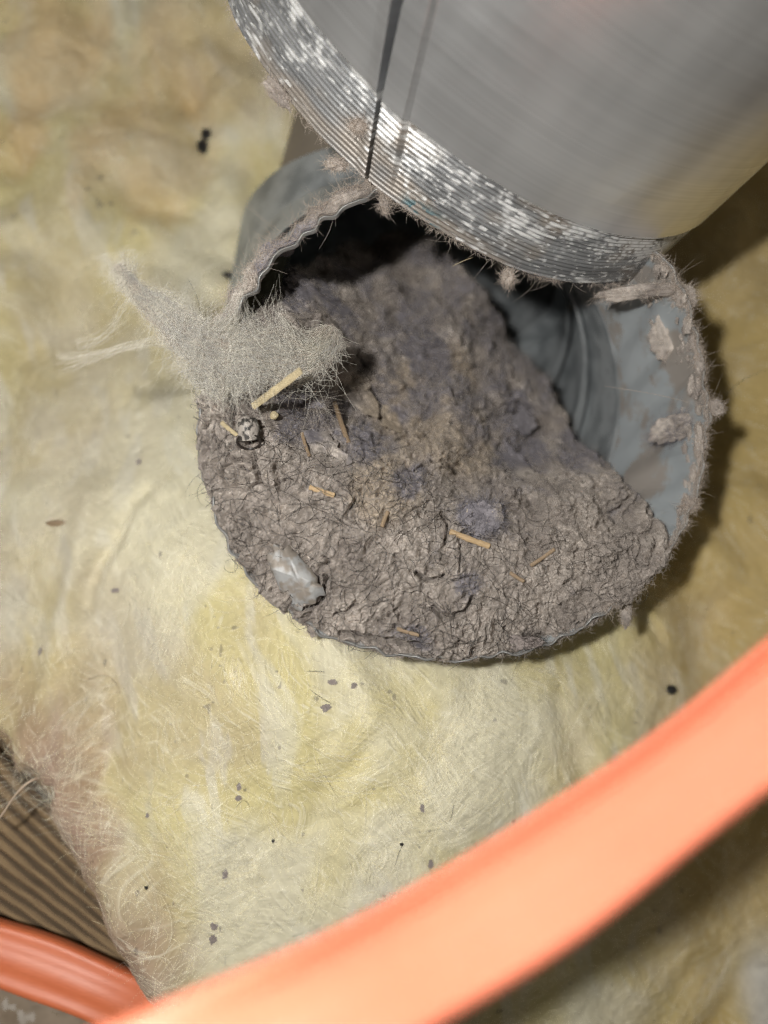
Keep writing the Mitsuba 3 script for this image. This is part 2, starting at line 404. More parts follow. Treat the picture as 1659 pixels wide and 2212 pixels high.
# ------------------------------------------------------------------ the lint that clogs it
BND_PX = [(436, 860, 0.0145), (432, 900, .014), (438, 1000, .014), (464, 1093, .013), (507, 1193, .012), (567, 1272, .011), (642, 1331, .008), (741, 1381, .005), (850, 1408, .003), (960, 1421, .001),
          (1080, 1411, -.003), (1180, 1389, -.006), (1268, 1342, -.009), (1346, 1286, -.011), (1405, 1225, -.013), (1425, 1185, -.016), (1385, 1090, -.0225), (1320, 1000, -.040), (1225, 950, -.056),
          (1200, 875, -.063), (1150, 780, -.073), (1075, 700, -.080), (1000, 620, -.078), (930, 550, -.088), (860, 520, -.092), (780, 540, -.085), (700, 560, -.05), (640, 590, -.025),
          (585, 645, -.008), (530, 705, .004), (480, 770, .011)]
BND = np.array([W(u, v, z) for u, v, z in BND_PX])
CTL = BND_PX + [(520, 900, .012), (540, 1050, .010), (650, 1200, .008), (700, 1300, .006), (850, 1320, .004), (1000, 1330, .001), (1150, 1280, -.004), (1280, 1180, -.010),
                (830, 1040, .004), (720, 1060, .004), (640, 980, .004), (700, 900, -.014), (900, 1150, .002), (1020, 1120, -.006), (1000, 1220, .0), (1150, 1120, -.014), (1250, 1060, -.028),
                (800, 940, -.018), (900, 930, -.030), (1000, 1000, -.026), (1100, 1000, -.040), (1130, 900, -.053), (1200, 1000, -.042), (1300, 1080, -.028), (950, 850, -.042), (850, 820, -.036), (900, 740, -.056), (1020, 790, -.056),
                (780, 740, -.042), (700, 780, -.020), (640, 720, -.008), (600, 780, .004), (540, 820, .009), (850, 620, -.074), (760, 650, -.05), (690, 650, -.026), (930, 650, -.07)]
cp = np.array([W(u, v, z) for u, v, z in CTL])
rbf = RBFInterpolator(cp[:, :2], cp[:, 2], kernel='thin_plate_spline', smoothing=1e-8)


def lint_base(x, y):
    return rbf(np.stack([x, y], -1).reshape(-1, 2)).reshape(x.shape)


from scipy.spatial import cKDTree
gx = np.arange(-0.046, 0.078, 0.00024)
gy = np.arange(-0.040, 0.10, 0.00024)
HOL = W(705, 900, -0.012)


def lint_rough(x, y, base):
    deep = sst(0.0, -0.03, base)
    wx = x + 0.003 * (FB(x, y, 0.006, 3, 3) - 0.5)
    wy = y + 0.003 * (FB(x, y, 0.006, 3, 5) - 0.5)
    h = (0.0040 + 0.012 * deep) * (FB(wx, wy, 0.013, 3, 1) - 0.5)
    h += (0.0030 + 0.0065 * deep) * (FB(wx, wy, 0.0042, 3, 8) - 0.5)
    h += 0.0017 * (FB(x, y, 0.0013, 3, 9) - 0.5)
    h += 0.0011 * (FB(x, y, 0.0005, 2, 19) - 0.5)
    # torn cracks
    for s, sd, d, wd in ((0.0095, 21, 0.0032, 0.022), (0.0048, 33, 0.0012, 0.020)):
        c = np.abs(FB(wx, wy, s, 3, sd) - 0.5)
        m = sst(0.54, 0.66, N3(x, y, 0.009, sd + 2))
        h -= d * m * (1 - sst(0.0, wd, c))
    gcr = np.random.default_rng(41)
    for num, r0, r1, k in ((9000, .0004, .0013, 0.9), (26000, .0002, .0006, 1.0)):       # crumbs
        cxy = gcr.uniform([gx[0], gy[0]], [gx[-1], gy[-1]], (num, 2)); cr_ = gcr.uniform(r0, r1, num)
        d_, i_ = cKDTree(cxy).query(np.stack([(x + .0004 * (FB(x, y, .0007, 2, 47) - .5)).ravel(), y.ravel()], -1), distance_upper_bound=r1)
        rr2 = np.where(np.isfinite(d_), cr_[np.minimum(i_, num - 1)], 0)
        h += (k * np.sqrt(np.maximum(rr2 ** 2 - np.where(np.isfinite(d_), d_, 1) ** 2, 0))).reshape(x.shape)
    pits = N3(x, y, 0.0011, 51) * N3(x, y, 0.003, 53)
    h -= 0.0018 * sst(0.46, 0.60, pits)
    # layers lying on one another: steps
    st = FB(wx, wy, 0.016, 3, 71)
    h += (0.0003 + 0.0030 * deep) * (sst(0.495, 0.51, st) + sst(0.58, 0.595, st) + sst(0.42, 0.435, st))
    h -= 0.005 * np.exp(-(((x - HOL[0]) / 0.006) ** 2 + ((y - HOL[1]) / 0.008) ** 2))
    return h


X, Y = np.meshgrid(gx, gy, indexing='ij')
poly = Polygon(BND[:, :2]).buffer(0.0012)
from scipy.ndimage import distance_transform_edt, gaussian_filter
ins = contains_xy(poly, X, Y)
dist = distance_transform_edt(ins) * 0.00024
edge_n = (0.0016 + 0.0075 * sst(0.045, 0.062, X + 0.5 * (Y - 0.02))) * (FB(X, Y, 0.0045, 4, 61) - 0.50)
Zb = lint_base(X, Y)
from scipy.spatial import cKDTree


def gash(pts, depth, width):
    cz = np.mean([p[1] for p in pts])
    L_c = spline([W(u, v, 0.004)[:2] for u, v in pts], 160)
    d_, _i = cKDTree(L_c).query(np.stack([(X + 0.0012 * (FB(X, Y, .0022, 3, 401) - .5)).ravel(), (Y + 0.0012 * (FB(X, Y, .0022, 3, 405) - .5)).ravel()], -1), distance_upper_bound=width * 4)
    d_ = np.where(np.isfinite(d_), d_, 1.0).reshape(X.shape)
    return depth * np.exp(-(d_ / width) ** 4)


for g_ in ([(640, 1308), (690, 1296), (704, 1270), (708, 1240)], [(935, 1316), (985, 1331), (1010, 1318), (1026, 1298)], [(740, 1362), (800, 1376), (880, 1391), (930, 1395)], [(517, 880), (526, 905), (520, 930)],
           [(470, 935), (490, 915), (510, 925)], [(575, 1168), (605, 1180)], [(600, 1010), (612, 1060)], [(560, 985), (572, 1040)], [(900, 1240), (925, 1255), (960, 1245)], [(1060, 1095), (1085, 1130), (1082, 1160)],
           [(960, 1110), (972, 1150), (965, 1180)], [(780, 640), (760, 690), (780, 720)], [(690, 600), (682, 660), (700, 700)], [(860, 930), (905, 915), (940, 925)], [(1180, 900), (1200, 930)], [(905, 1010), (960, 990), (1010, 1010)]):
    Zb = Zb - gash(g_, 0.0045, 0.00042)
LZ = Zb + lint_rough(X, Y, Zb) - 0.0022 * (1 - sst(0.0, 0.0016, dist + edge_n)) - 0.004 * sst(0.045, 0.062, X + 0.5 * (Y - 0.02)) * (1 - sst(0, .007, dist + edge_n))
keep = ins & (dist + edge_n > 0.00005)
fa = grid_faces(len(gx), len(gy))
fa = fa[keep.ravel()[fa].all(1)]
used = np.unique(fa)
re = np.zeros(X.size, int); re[used] = np.arange(len(used))
LV = np.stack([X.ravel(), Y.ravel(), LZ.ravel()], -1)[used]
from scipy.interpolate import RegularGridInterpolator
lint_at_ = RegularGridInterpolator((gx, gy), LZ, bounds_error=False, fill_value=-0.05)
keep_at_ = RegularGridInterpolator((gx, gy), keep.astype(float), bounds_error=False, fill_value=0)
base_at_ = RegularGridInterpolator((gx, gy), Zb, bounds_error=False, fill_value=-0.05)


def lint_at(x, y):
    return lint_at_(np.stack([x, y], -1))


LC = 'lint_clog'
tag(LC, 'thick grey brown felt of dryer lint, cracked and hairy, filling the mouth of the elbow', 'lint')
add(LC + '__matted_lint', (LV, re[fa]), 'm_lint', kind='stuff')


def strewn(n, length, lift, curl, seed, where=None, seg=4, up=0.0):
    """short fibres lying on the lint"""
    g = np.random.default_rng(seed)
    x = g.uniform(gx[0], gx[-1], n * 4); y = g.uniform(gy[0], gy[-1], n * 4)
    ok = keep_at_(np.stack([x, y], -1)) > 0.9
    if where is not None:
        ok &= g.uniform(0, 1, len(x)) < where(x, y)
    x, y = x[ok][:n], y[ok][:n]
    m = len(x)
    a = g.uniform(0, 2 * np.pi, m); k = g.normal(0, curl, m)
    L = length * g.uniform(0.4, 1.4, m)
    s = np.linspace(-0.5, 0.5, seg)
    ang = a[:, None] + k[:, None] * s[None] * 2
    step = L[:, None] / (seg - 1)
    px_ = x[:, None] + np.cumsum(np.cos(ang) * step, 1) - L[:, None] * 0.5 * np.cos(a)[:, None]
    py_ = y[:, None] + np.cumsum(np.sin(ang) * step, 1) - L[:, None] * 0.5 * np.sin(a)[:, None]
    z0 = lint_at(x, y)[:, None]
    z = lint_at(px_, py_)
    z = np.maximum(z, z0 - 0.0010)
    z = np.where(z > z0 + 0.004, z0, z) + lift + up * g.uniform(0, 1, (m, 1)) * np.linspace(0, 1, seg)[None] * L[:, None]
    return np.stack([px_, py_, z], -1)


def is_violet(x, y):
    w = np.zeros_like(x)
    for a, b, r in PW:
        w = np.maximum(w, np.exp(-((x - a) ** 2 + (y - b) ** 2) / r ** 2))
    return w


gf = np.random.default_rng(44)
FLK = [(650, 620), (620, 680), (700, 640), (760, 690), (830, 720), (900, 760), (960, 700), (1010, 770), (1080, 850), (1130, 910), (1160, 870), (1000, 880), (920, 860), (860, 900), (790, 870), (940, 960), (1040, 980), (1110, 1000),
       (860, 985), (770, 820), (1180, 960), (1240, 990), (880, 1040), (700, 980), (1290, 1040), (980, 820), (880, 690), (730, 760), (1060, 930)]
for kf, (u, v) in enumerate(FLK):
    p = W(u, v, 0.0)
    for _ in range(15):
        p = 0.5 * p + 0.5 * W(u, v, float(base_at_([[p[0], p[1]]])[0]))
    n_ = 34
    rr0 = gf.uniform(.0022, .0052)
    t_, r_ = np.meshgrid(np.linspace(0, 2 * np.pi, 65)[:-1], np.linspace(0, 1, n_) ** .8, indexing='ij')
    oc = gf.uniform(0, 50)
    edge_ = 1 + 1.3 * (meshkit.fbm(np.stack([np.cos(t_) * 1.6 + oc, np.sin(t_) * 1.6, t_ * 0], -1), 4, 5) - .5)
    el = gf.uniform(.55, 1.0); ro = gf.uniform(0, np.pi)
    fx_, fy_ = r_ * rr0 * edge_ * np.cos(t_), r_ * rr0 * edge_ * np.sin(t_) * el
    fx_, fy_ = fx_ * math.cos(ro) - fy_ * math.sin(ro), fx_ * math.sin(ro) + fy_ * math.cos(ro)
    gxy = np.stack([p[0] + fx_, p[1] + fy_], -1)
    slope = base_at_(gxy)
    tlt = gf.normal(0, .25, 2)
    zf = slope + .0010 + np.maximum(tlt[0] * fx_ + tlt[1] * fy_, -.0004) + .0022 * (FB(gxy[..., 0], gxy[..., 1], .0028, 3, 300) - .5) + .0013 * (FB(gxy[..., 0], gxy[..., 1], .0008, 2, 310) - .5)
    zf = np.where(zf < -.06 - .03 * (base_at_([[p[0], p[1]]])[0] < -.05), p[2], zf)
    top_ = np.stack([gxy[..., 0], gxy[..., 1], zf], -1)
    bot_ = top_ - np.array([0, 0, 1.0]) * (.0004 + .0009 * (1 - r_))[..., None]
    full = np.concatenate([top_, bot_[:, ::-1]], 1)
    add(LC + '__torn_flake', (full.reshape(-1, 3), grid_faces(64, 2 * n_, True)), 'm_lint')

add(LC + '__fluff', tubes(strewn(24000, 0.0022, 0.00014, 1.5, 1, lambda x, y: 1 - 0.8 * is_violet(x, y), up=0.25), 0.000036), 'm_lint_fibre', kind='stuff')
add(LC + '__pale_fluff', tubes(strewn(6000, 0.0020, 0.00015, 1.5, 2, up=0.25), 0.000030), 'm_lint_pale', kind='stuff')
add(LC + '__violet_fluff', tubes(strewn(5000, 0.0022, 0.0002, 1.8, 3, is_violet, up=0.3), 0.000030), 'm_lint_violet', kind='stuff')
add(LC + '__stray_hairs', tubes(strewn(1300, 0.0055, 0.0003, 0.9, 4, lambda x, y: 0.25 + 0.75 * sst(-0.02, 0.0, base_at_(np.stack([x, y], -1))), seg=12, up=0.14), 0.000048), 'm_hair',
    label='short dark animal hairs matted into the lint', kind='stuff')


# ------------------------------------------------------------------ insulation, joist, board
INS = [(700, 1420, -.010), (800, 1600, -.010), (800, 2000, -.010), (300, 1500, -.018), (400, 1900, -.010), (600, 1330, -.012), (500, 1200, -.018), (400, 950, -.040), (300, 600, -.068),
       (100, 200, -.080), (400, 200, -.088), (560, 400, -.085), (60, 900, -.050), (60, 1300, -.032), (1000, 1500, -.020), (1250, 1480, -.030), (1500, 1420, -.050), (1600, 1000, -.078),
       (1600, 700, -.088), (1630, 560, -.090), (1400, 1650, -.030), (1600, 2050, -.050), (1250, 2150, -.030), (180, 1750, -.012), (300, 2000, -.012), (450, 2150, -.012), (150, 1600, -.016),
       (1000, 1800, -.014), (1300, 700, -.125), (900, 900, -.125), (800, 300, -.105), (1100, 0, -.110), (1650, 0, -.10), (0, 0, -.080), (-300, 800, -.05), (2100, 1000, -.09), (900, -500, -.10),
       (2000, 2400, -.06), (800, 2700, -.02), (-300, 1300, -.035), (100, 1500, -.020)]
ip = np.array([W(u, v, z) for u, v, z in INS])
irbf = RBFInterpolator(ip[:, :2], ip[:, 2], kernel='thin_plate_spline', smoothing=2e-6)
STEP = 0.00075
ix = np.arange(-0.22, 0.22, STEP); iy = np.arange(-0.23, 0.26, STEP)
IX, IY = np.meshgrid(ix, iy, indexing='ij')
IZ = RegularGridInterpolator((ix[::12], iy[::12]), irbf(np.stack([IX[::12, ::12], IY[::12, ::12]], -1).reshape(-1, 2)).reshape(IX[::12, ::12].shape),
                             bounds_error=False, fill_value=None)(np.stack([IX, IY], -1).reshape(-1, 2)).reshape(IX.shape)
wx = IX + 0.022 * (FB(IX, IY, 0.035, 3, 101) - 0.5)
wy = IY + 0.022 * (FB(IX, IY, 0.035, 3, 105) - 0.5)
far = sst(-0.02, -0.07, IZ)
IZ = IZ + (0.012 + 0.018 * far) * (FB(wx, wy, 0.045, 2, 110) - 0.5)
IZ += (0.0032 + 0.003 * far) * (FB(wx * 1.3 + wy, wy * 0.6 - wx * 0.4, 0.016, 3, 113) - 0.5)
# pillows of wool parted by soft valleys
gp = np.random.default_rng(66)
pp = gp.uniform([-.23, -.24], [.23, .27], (420, 2))
dq, _ = cKDTree(pp).query(np.stack([(IX + 0.020 * (FB(IX, IY, .03, 3, 401) - .5)).ravel(), (IY + 0.020 * (FB(IX, IY, .03, 3, 405) - .5)).ravel()], -1), k=2)
dq = dq.reshape(*IX.shape, 2)
pillow = np.tanh((dq[..., 1] - dq[..., 0]) / 0.010)
IZ += (0.0034 + 0.0065 * far) * (pillow - 0.6) * sst(.25, .6, N3(IX, IY, .04, 407) + .15)
IZ = gaussian_filter(IZ, 3.8)
fold = np.abs(FB(wx, wy, 0.045, 2, 120) - 0.5)
IZ -= (0.0010 + 0.001 * far) * (1 - sst(0, 0.09, fold)) * sst(0.4, 0.6, N3(IX, IY, 0.03, 122))
IZ += 0.00045 * (FB(wx * 0.9 + wy * 0.5, (wy - wx * 0.5) * 3.0, 0.0065, 3, 130) - 0.5)
IZ += 0.0006 * (FB(IX, IY, 0.0018, 3, 133) - 0.5)
# edge of the blanket along the joist
EDGE = [(-200, 1500, -.02), (-60, 1600, -.02), (5, 1640, -.018), (50, 1690, -.016), (95, 1760, -.014), (140, 1860, -.013), (185, 1950, -.013), (225, 2030, -.013), (280, 2110, -.013), (345, 2190, -.013), (430, 2280, -.013), (650, 2500, -.015),
        (2600, 2900, -.03), (2700, -900, -.09), (-900, -900, -.08), (-900, 1200, -.03)]
ipoly = Polygon([W(u, v, z)[:2] for u, v, z in EDGE])
def along(pts, zs, depth, width):
    L_c = spline([W(u, v, zs) for u, v in pts], 240)
    d_, _i = cKDTree(L_c[:, :2]).query(np.stack([IX.ravel() + 0.003 * (FB(IX, IY, 0.01, 3, 301) - .5).ravel(), IY.ravel() + 0.003 * (FB(IX, IY, 0.01, 3, 305) - .5).ravel()], -1), distance_upper_bound=width * 4)
    d_ = np.where(np.isfinite(d_), d_, 1.0).reshape(IX.shape)
    return depth * np.exp(-(d_ / width) ** 2)


from scipy.spatial import cKDTree
IZ -= along([(389, 180), (414, 234), (428, 306), (425, 360), (403, 446), (324, 472), (288, 540)], -.085, .005, .0060)
IZ -= along([(520, 0), (500, 90), (460, 150), (400, 190)], -.088, .004, .0045)
IZ -= along([(-20, 300), (30, 370), (62, 430), (40, 460), (-30, 450)], -.08, .008, .008)
IZ -= along([(787, 1519), (791, 1599), (755, 1647), (699, 1695), (691, 1747)], -.012, .0014, .0030)
IZ -= along([(1215, 1500), (1240, 1620), (1300, 1740), (1310, 1860)], -.025, .0016, .0028)
IZ -= along([(330, 1060), (278, 1125), (256, 1183), (237, 1211), (215, 1300)], -.035, .0030, .0022)
IZ += along([(360, 1050), (300, 1120), (276, 1190), (257, 1220)], -.035, .0022, .0024)
IZ += along([(172, 1061), (154, 1205), (130, 1400), (100, 1550), (75, 1690)], -.025, .0030, .0036)
IZ += along([(120, 0), (135, 150), (170, 330), (210, 420)], -.08, .004, .006)
IZ += along([(700, 1380), (780, 1470), (800, 1560)], -.010, .0018, .0030)
IZ += along([(1290, 1640), (1330, 1800), (1290, 1900)], -.030, .0022, .0030)
IZ -= along([(250, 1400), (262, 1480), (262, 1560), (240, 1640)], -.02, .0022, .0030)
# the blanket gives way under the elbow and its pipe
tt_ = np.linspace(0, math.pi / 2, 12)
axis = np.vstack([C0, [BC + RB * (-math.cos(a) * BD + math.sin(a) * D0) for a in tt_], [end.mean(0) + k * 0.02 * BD for k in range(1, 14)]])
axf = spline(axis, 400)
dd, _ = cKDTree(axf[:, :2]).query(np.stack([IX.ravel(), IY.ravel()], -1))
under = (dd.reshape(IX.shape) < 0.043)
IZ = np.where(under, np.minimum(IZ, -0.168), IZ)
iin = contains_xy(ipoly, IX, IY)
idist = distance_transform_edt(iin) * STEP
en = 0.009 * (FB(IX, IY, 0.012, 4, 140) - 0.5)
lump = np.exp(-((idist - 0.0085) / 0.0055) ** 2) * (IY < -0.03) * (IX < -0.02)
IZ += 0.0090 * lump * (0.3 + 1.0 * N3(IX, IY, 0.011, 144)) - 0.020 * (1 - sst(0, 0.007, idist + en)) ** 1.5
ikeep = iin & (idist + en > 0.0002)
fa = grid_faces(len(ix), len(iy)); fa = fa[ikeep.ravel()[fa].all(1)]
used = np.unique(fa); re = np.zeros(IX.size, int); re[used] = np.arange(len(used))
IB = 'insulation_blanket'
tag(IB, 'pale yellow glass fibre insulation blanket, dusty and tufted, spread under the elbow', 'insulation')
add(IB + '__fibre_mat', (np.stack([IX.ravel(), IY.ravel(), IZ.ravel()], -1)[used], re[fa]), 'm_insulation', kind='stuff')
ins_ = RegularGridInterpolator((ix, iy), IZ, bounds_error=False, fill_value=-0.1)
ink_ = RegularGridInterpolator((ix, iy), ikeep.astype(float), bounds_error=False, fill_value=0)


def ins_at(x, y):
    return ins_(np.stack([x, y], -1))


def mat_fibres(n, length, r, seed, lift, curl, near=True, seg=5, up=0.1, box=None, edge_only=False, m='m_glass_fibre', name='surface_fibres'):
    g = np.random.default_rng(seed)
    x0, x1, y0, y1 = box or (-0.10, 0.10, -0.125, 0.16)
    x = g.uniform(x0, x1, n * 12); y = g.uniform(y0, y1, n * 12)
    q = np.stack([x, y], -1)
    ok = ink_(q) > 0.99
    if edge_only:
        d = RegularGridInterpolator((ix, iy), idist, bounds_error=False, fill_value=0)(q)
        ok &= (d < 0.009) & (g.uniform(0, 1, len(x)) < np.exp(-d / 0.004))
    x, y = x[ok][:n], y[ok][:n]
    k = len(x)
    flow = 2.2 * np.pi * FB(x, y, 0.05, 2, 150)
    a = flow + g.normal(0, 0.7, k); cu = g.normal(0, curl, k)
    L = length * g.uniform(0.3, 1.5, k)
    s = np.linspace(0, 1, seg)
    ang = a[:, None] + cu[:, None] * s[None]
    st = L[:, None] / (seg - 1)
    X_ = x[:, None] + np.cumsum(np.cos(ang) * st, 1); Y_ = y[:, None] + np.cumsum(np.sin(ang) * st, 1)
    z0 = ins_at(x, y)[:, None]
    zz = ins_at(X_, Y_)
    if edge_only:
        zz = np.maximum(zz, z0 - 0.003)
    Z_ = np.clip(zz, z0 - 0.004, z0 + 0.004) + lift + up * L[:, None] * s[None] * g.uniform(0, 1, (k, 1))
    add(IB + '__' + name, tubes(np.stack([X_, Y_, Z_], -1), r), m, kind='stuff')


mat_fibres(17000, 0.0040, 0.000028, 201, 0.00002, 0.9, seg=4, up=0.05)
mat_fibres(9000, 0.0030, 0.000030, 204, 0.00003, 1.2, seg=4, m='m_white_fibre', name='pale_fibres')
mat_fibres(500, 0.016, 0.000034, 202, 0.0001, 1.6, seg=10, up=0.03, m='m_white_fibre', name='long_fibres')
mat_fibres(14000, 0.0019, 0.000030, 203, 0.0, 1.4, edge_only=True, up=0.5, box=(-0.12, 0.0, -0.13, -0.03), m='m_brown_fibre', name='edge_fuzz')

# loose wisps of glass wool combed out of the surface
gw = np.random.default_rng(222)
allw = []
cnt = 0
while cnt < 260:
    x0, y0 = gw.uniform(-.095, .095), gw.uniform(-.12, .14)
    if ink_([[x0, y0]])[0] < .99 or ins_at(np.array([x0]), np.array([y0]))[0] < -.12:
        continue
    cnt += 1
    m_ = int(gw.integers(8, 26)); seg_ = 9
    a0 = 2.2 * np.pi * FB(np.array([x0]), np.array([y0]), 0.05, 2, 150)[0] + gw.normal(0, .5)
    L = gw.uniform(.007, .026); cu = gw.normal(0, 1.1); wd = gw.uniform(.0006, .0022)
    s = np.linspace(0, 1, seg_)
    an_ = a0 + cu * s[None] + gw.normal(0, .10, (m_, 1)) + gw.normal(0, .25, (m_, 1)) * s[None]
    st_ = L * gw.uniform(.5, 1.1, (m_, 1)) / (seg_ - 1)
    off = gw.normal(0, wd, (m_, 1)); sh = gw.uniform(-.2, .2, (m_, 1)) * L
    X_ = x0 - np.sin(a0) * off + np.cos(a0) * sh + np.cumsum(np.cos(an_) * st_, 1)
    Y_ = y0 + np.cos(a0) * off + np.sin(a0) * sh + np.cumsum(np.sin(an_) * st_, 1)
    Z_ = np.maximum(ins_at(X_, Y_), ins_at(np.array([x0]), np.array([y0]))[0] - .006) + .0001 + gw.uniform(0, .0005, (m_, 1)) * np.sin(np.pi * s)[None]
    allw.append(np.stack([X_, Y_, Z_], -1))
add(IB + '__combed_wisps', tubes(np.concatenate(allw), .000022), 'm_white_fibre', kind='stuff')

# joist with raised growth rings
jx = np.arange(-0.17, -0.035, 0.0005); jy = np.arange(-0.150, -0.030, 0.0005)
JX, JY = np.meshgrid(jx, jy, indexing='ij')
ang = np.degrees(np.arctan2(JY - FAN[1], -(JX - FAN[0]))) + 0.8 * (FB(JX, JY, 0.0167, 3, 160) - 0.5)
JZ = -0.036 + 0.0008 * -np.sin(ang * 2 * np.pi / 1.65) + 0.0008 * (FB(JX, JY, 0.01, 3, 161) - 0.5)
top = JZ.copy()
jf = grid_faces(len(jx), len(jy))
jv = np.stack([JX.ravel(), JY.ravel(), JZ.ravel()], -1)
cen = ang.ravel()[jf].mean(1)
jf = jf[(cen < 47) & (cen > 13)]
add('wood_joist', (jv, jf), 'm_wood', label='weathered brown timber joist with raised grain at the lower left', category='joist')
# fill under the joist face so that it is a solid piece
bx_ = trimesh.creation.box(extents=(0.135, 0.12, 0.03)); bx_.apply_translation((-0.1025, -0.09, -0.056))
add('wood_joist__body', bx_, 'm_wood', False)

dx_ = np.arange(-0.18, 0.02, 0.0006); dy_ = np.arange(-0.17, -0.085, 0.0006)
DX, DY = np.meshgrid(dx_, dy_, indexing='ij')
DZ = -0.0345 + 0.003 * (FB(DX, DY, 0.012, 4, 170) - 0.5) + 0.0014 * (FB(DX, DY, 0.0025, 3, 171) - 0.5)
lim = W(0, 2110, -.035), W(330, 2230, -.035)
below = (DY - lim[0][1]) - (DX - lim[0][0]) * (lim[1][1] - lim[0][1]) / (lim[1][0] - lim[0][0])
DZ -= 0.02 * sst(-0.001, 0.004, below)
add('dusty_board', (np.stack([DX.ravel(), DY.ravel(), DZ.ravel()], -1), grid_faces(len(dx_), len(dy_))), 'm_dust', kind='structure')
fl = trimesh.creation.box(extents=(0.9, 0.9, 0.01)); fl.apply_translation((0, 0.02, -0.19))
add('ceiling_board', fl, 'm_dust', False, kind='structure')

# ------------------------------------------------------------------ upper duct
RD = 0.064
CD = np.array([0.0213, 0.106, -0.0259])
AD = np.array([0.48, 0.439, 0.759]); AD /= np.linalg.norm(AD)
UD = np.cross(AD, [0, 1, 0.3]); UD /= np.linalg.norm(UD)
VD = np.cross(AD, UD)


def duct_hit(u, v, R=RD):
    """angle round and distance along the duct of the near wall seen there"""
    o = np.array([0, 0, ZC]); d = np.array([(u - CU) / F, (CV - v) / F, -1.0])
    oc = o - CD
    dp, op = d - (d @ AD) * AD, oc - (oc @ AD) * AD
    A, B, C = dp @ dp, 2 * dp @ op, op @ op - R * R
    t = (-B - math.sqrt(max(B * B - 4 * A * C, 0))) / (2 * A)
    p = o + t * d - CD
    return math.atan2(p @ VD, p @ UD), p @ AD


def duct_pt(phi, s, r):
    phi, s, r = np.broadcast_arrays(phi, s, r)
    return CD + s[..., None] * AD + r[..., None] * (np.cos(phi)[..., None] * UD + np.sin(phi)[..., None] * VD)


s0 = duct_hit(792, 376); s1 = duct_hit(850, 60)
KS = (s1[0] - s0[0]) / (s1[1] - s0[1])
PS0 = s0[0] - KS * s0[1]
TEAL[0] = RD * duct_hit(905, 468)[0]
# does the angle grow to the right (u) or the left?
DIRN = 1.0 if duct_hit(900, 400)[0] > duct_hit(700, 250)[0] else -1.0
NP = 1600
q = np.linspace(-np.pi, np.pi, NP + 1)
DU = 'vent_duct'
tag(DU, 'large galvanised duct with a lengthwise lock seam hanging over the elbow at upper right', 'duct')


def seam_profile(a, s):
    """radial offset at arc distance a (m, positive to the right of the seam slit) at s along the duct"""
    w = 0.0003 + 0.0022 * np.clip(s / 0.06, 0, 1.0)      # the slit opens away from the end
    slit = -0.0220 * sst(-w, -w * 0.6, a) * (1 - sst(w * 0.6, w, a))
    land = 0.0013 * sst(w * 0.6, w, a) * (1 - sst(0.0046 + w, 0.0058 + w, a)) * sst(0.0, 0.012, s)
    lipl = 0.0004 * sst(-w - .003, -w, a) * (1 - sst(-w, -w * .7, a))
    return slit + land + lipl


def duct_sheet(ss, r_fn, key, m, q=q, label=None):
    Q, S = np.meshgrid(q, ss, indexing='ij')
    a = Q * RD * DIRN
    Q = Q + PS0 + KS * S
    r = RD + seam_profile(a, S) + r_fn(Q, S)
    return add(key, (duct_pt(Q, S, r).reshape(-1, 3), grid_faces(len(q), len(ss))), m, True, label=label, uv=np.stack([Q.ravel() * RD, S.ravel()], -1))


# angles from the seam, finer near it
qd = np.concatenate([np.linspace(-np.pi, -0.16, 700), np.linspace(-0.16, 0.16, 640)[1:-1], np.linspace(0.16, np.pi, 700)])
BAND = 0.0150


def wob(Q, S):
    g = np.stack([np.cos(Q) * 4, np.sin(Q) * 4, S * 18], -1)
    return 0.0010 * (meshkit.fbm(g, 3, 180) - 0.5)


def crimp(Q, S):
    k = np.sin(S / 0.00095 * 2 * np.pi + 2.0 * meshkit.noise(np.stack([Q * 9, Q * 0, Q * 0], -1), 3))
    return wob(Q, S) + 0.00011 * k - 0.0006 * (1 - sst(BAND - 0.0012, BAND, S))


duct_sheet(np.r_[np.linspace(BAND, 0.03, 16), np.linspace(0.033, 0.34, 40)], wob, DU + '__sheet', 'm_duct', qd)
duct_sheet(np.linspace(0.0, BAND, 130), crimp, DU + '__crimped_end', 'm_duct_end', qd, label='ridged end band flecked with white residue')
Q, S = np.meshgrid(qd, np.r_[0.0, 0.0002, np.linspace(0.004, 0.34, 70)], indexing='ij')
aa = Q * RD * DIRN
Q = Q + PS0 + KS * S
ri = RD - 0.0020 + np.minimum(seam_profile(aa, S), 0) + wob(Q, S)
ri = np.minimum(ri, RD - 0.0020 - 0.022 * (np.abs(aa) < 0.0045))
ri[:, 0] = RD - 0.0006 + (seam_profile(aa, S) + crimp(Q, S * 0))[:, 0]
add(DU + '__inner_wall', (duct_pt(Q, S, ri).reshape(-1, 3), grid_faces(len(qd), Q.shape[1])), 'm_duct')


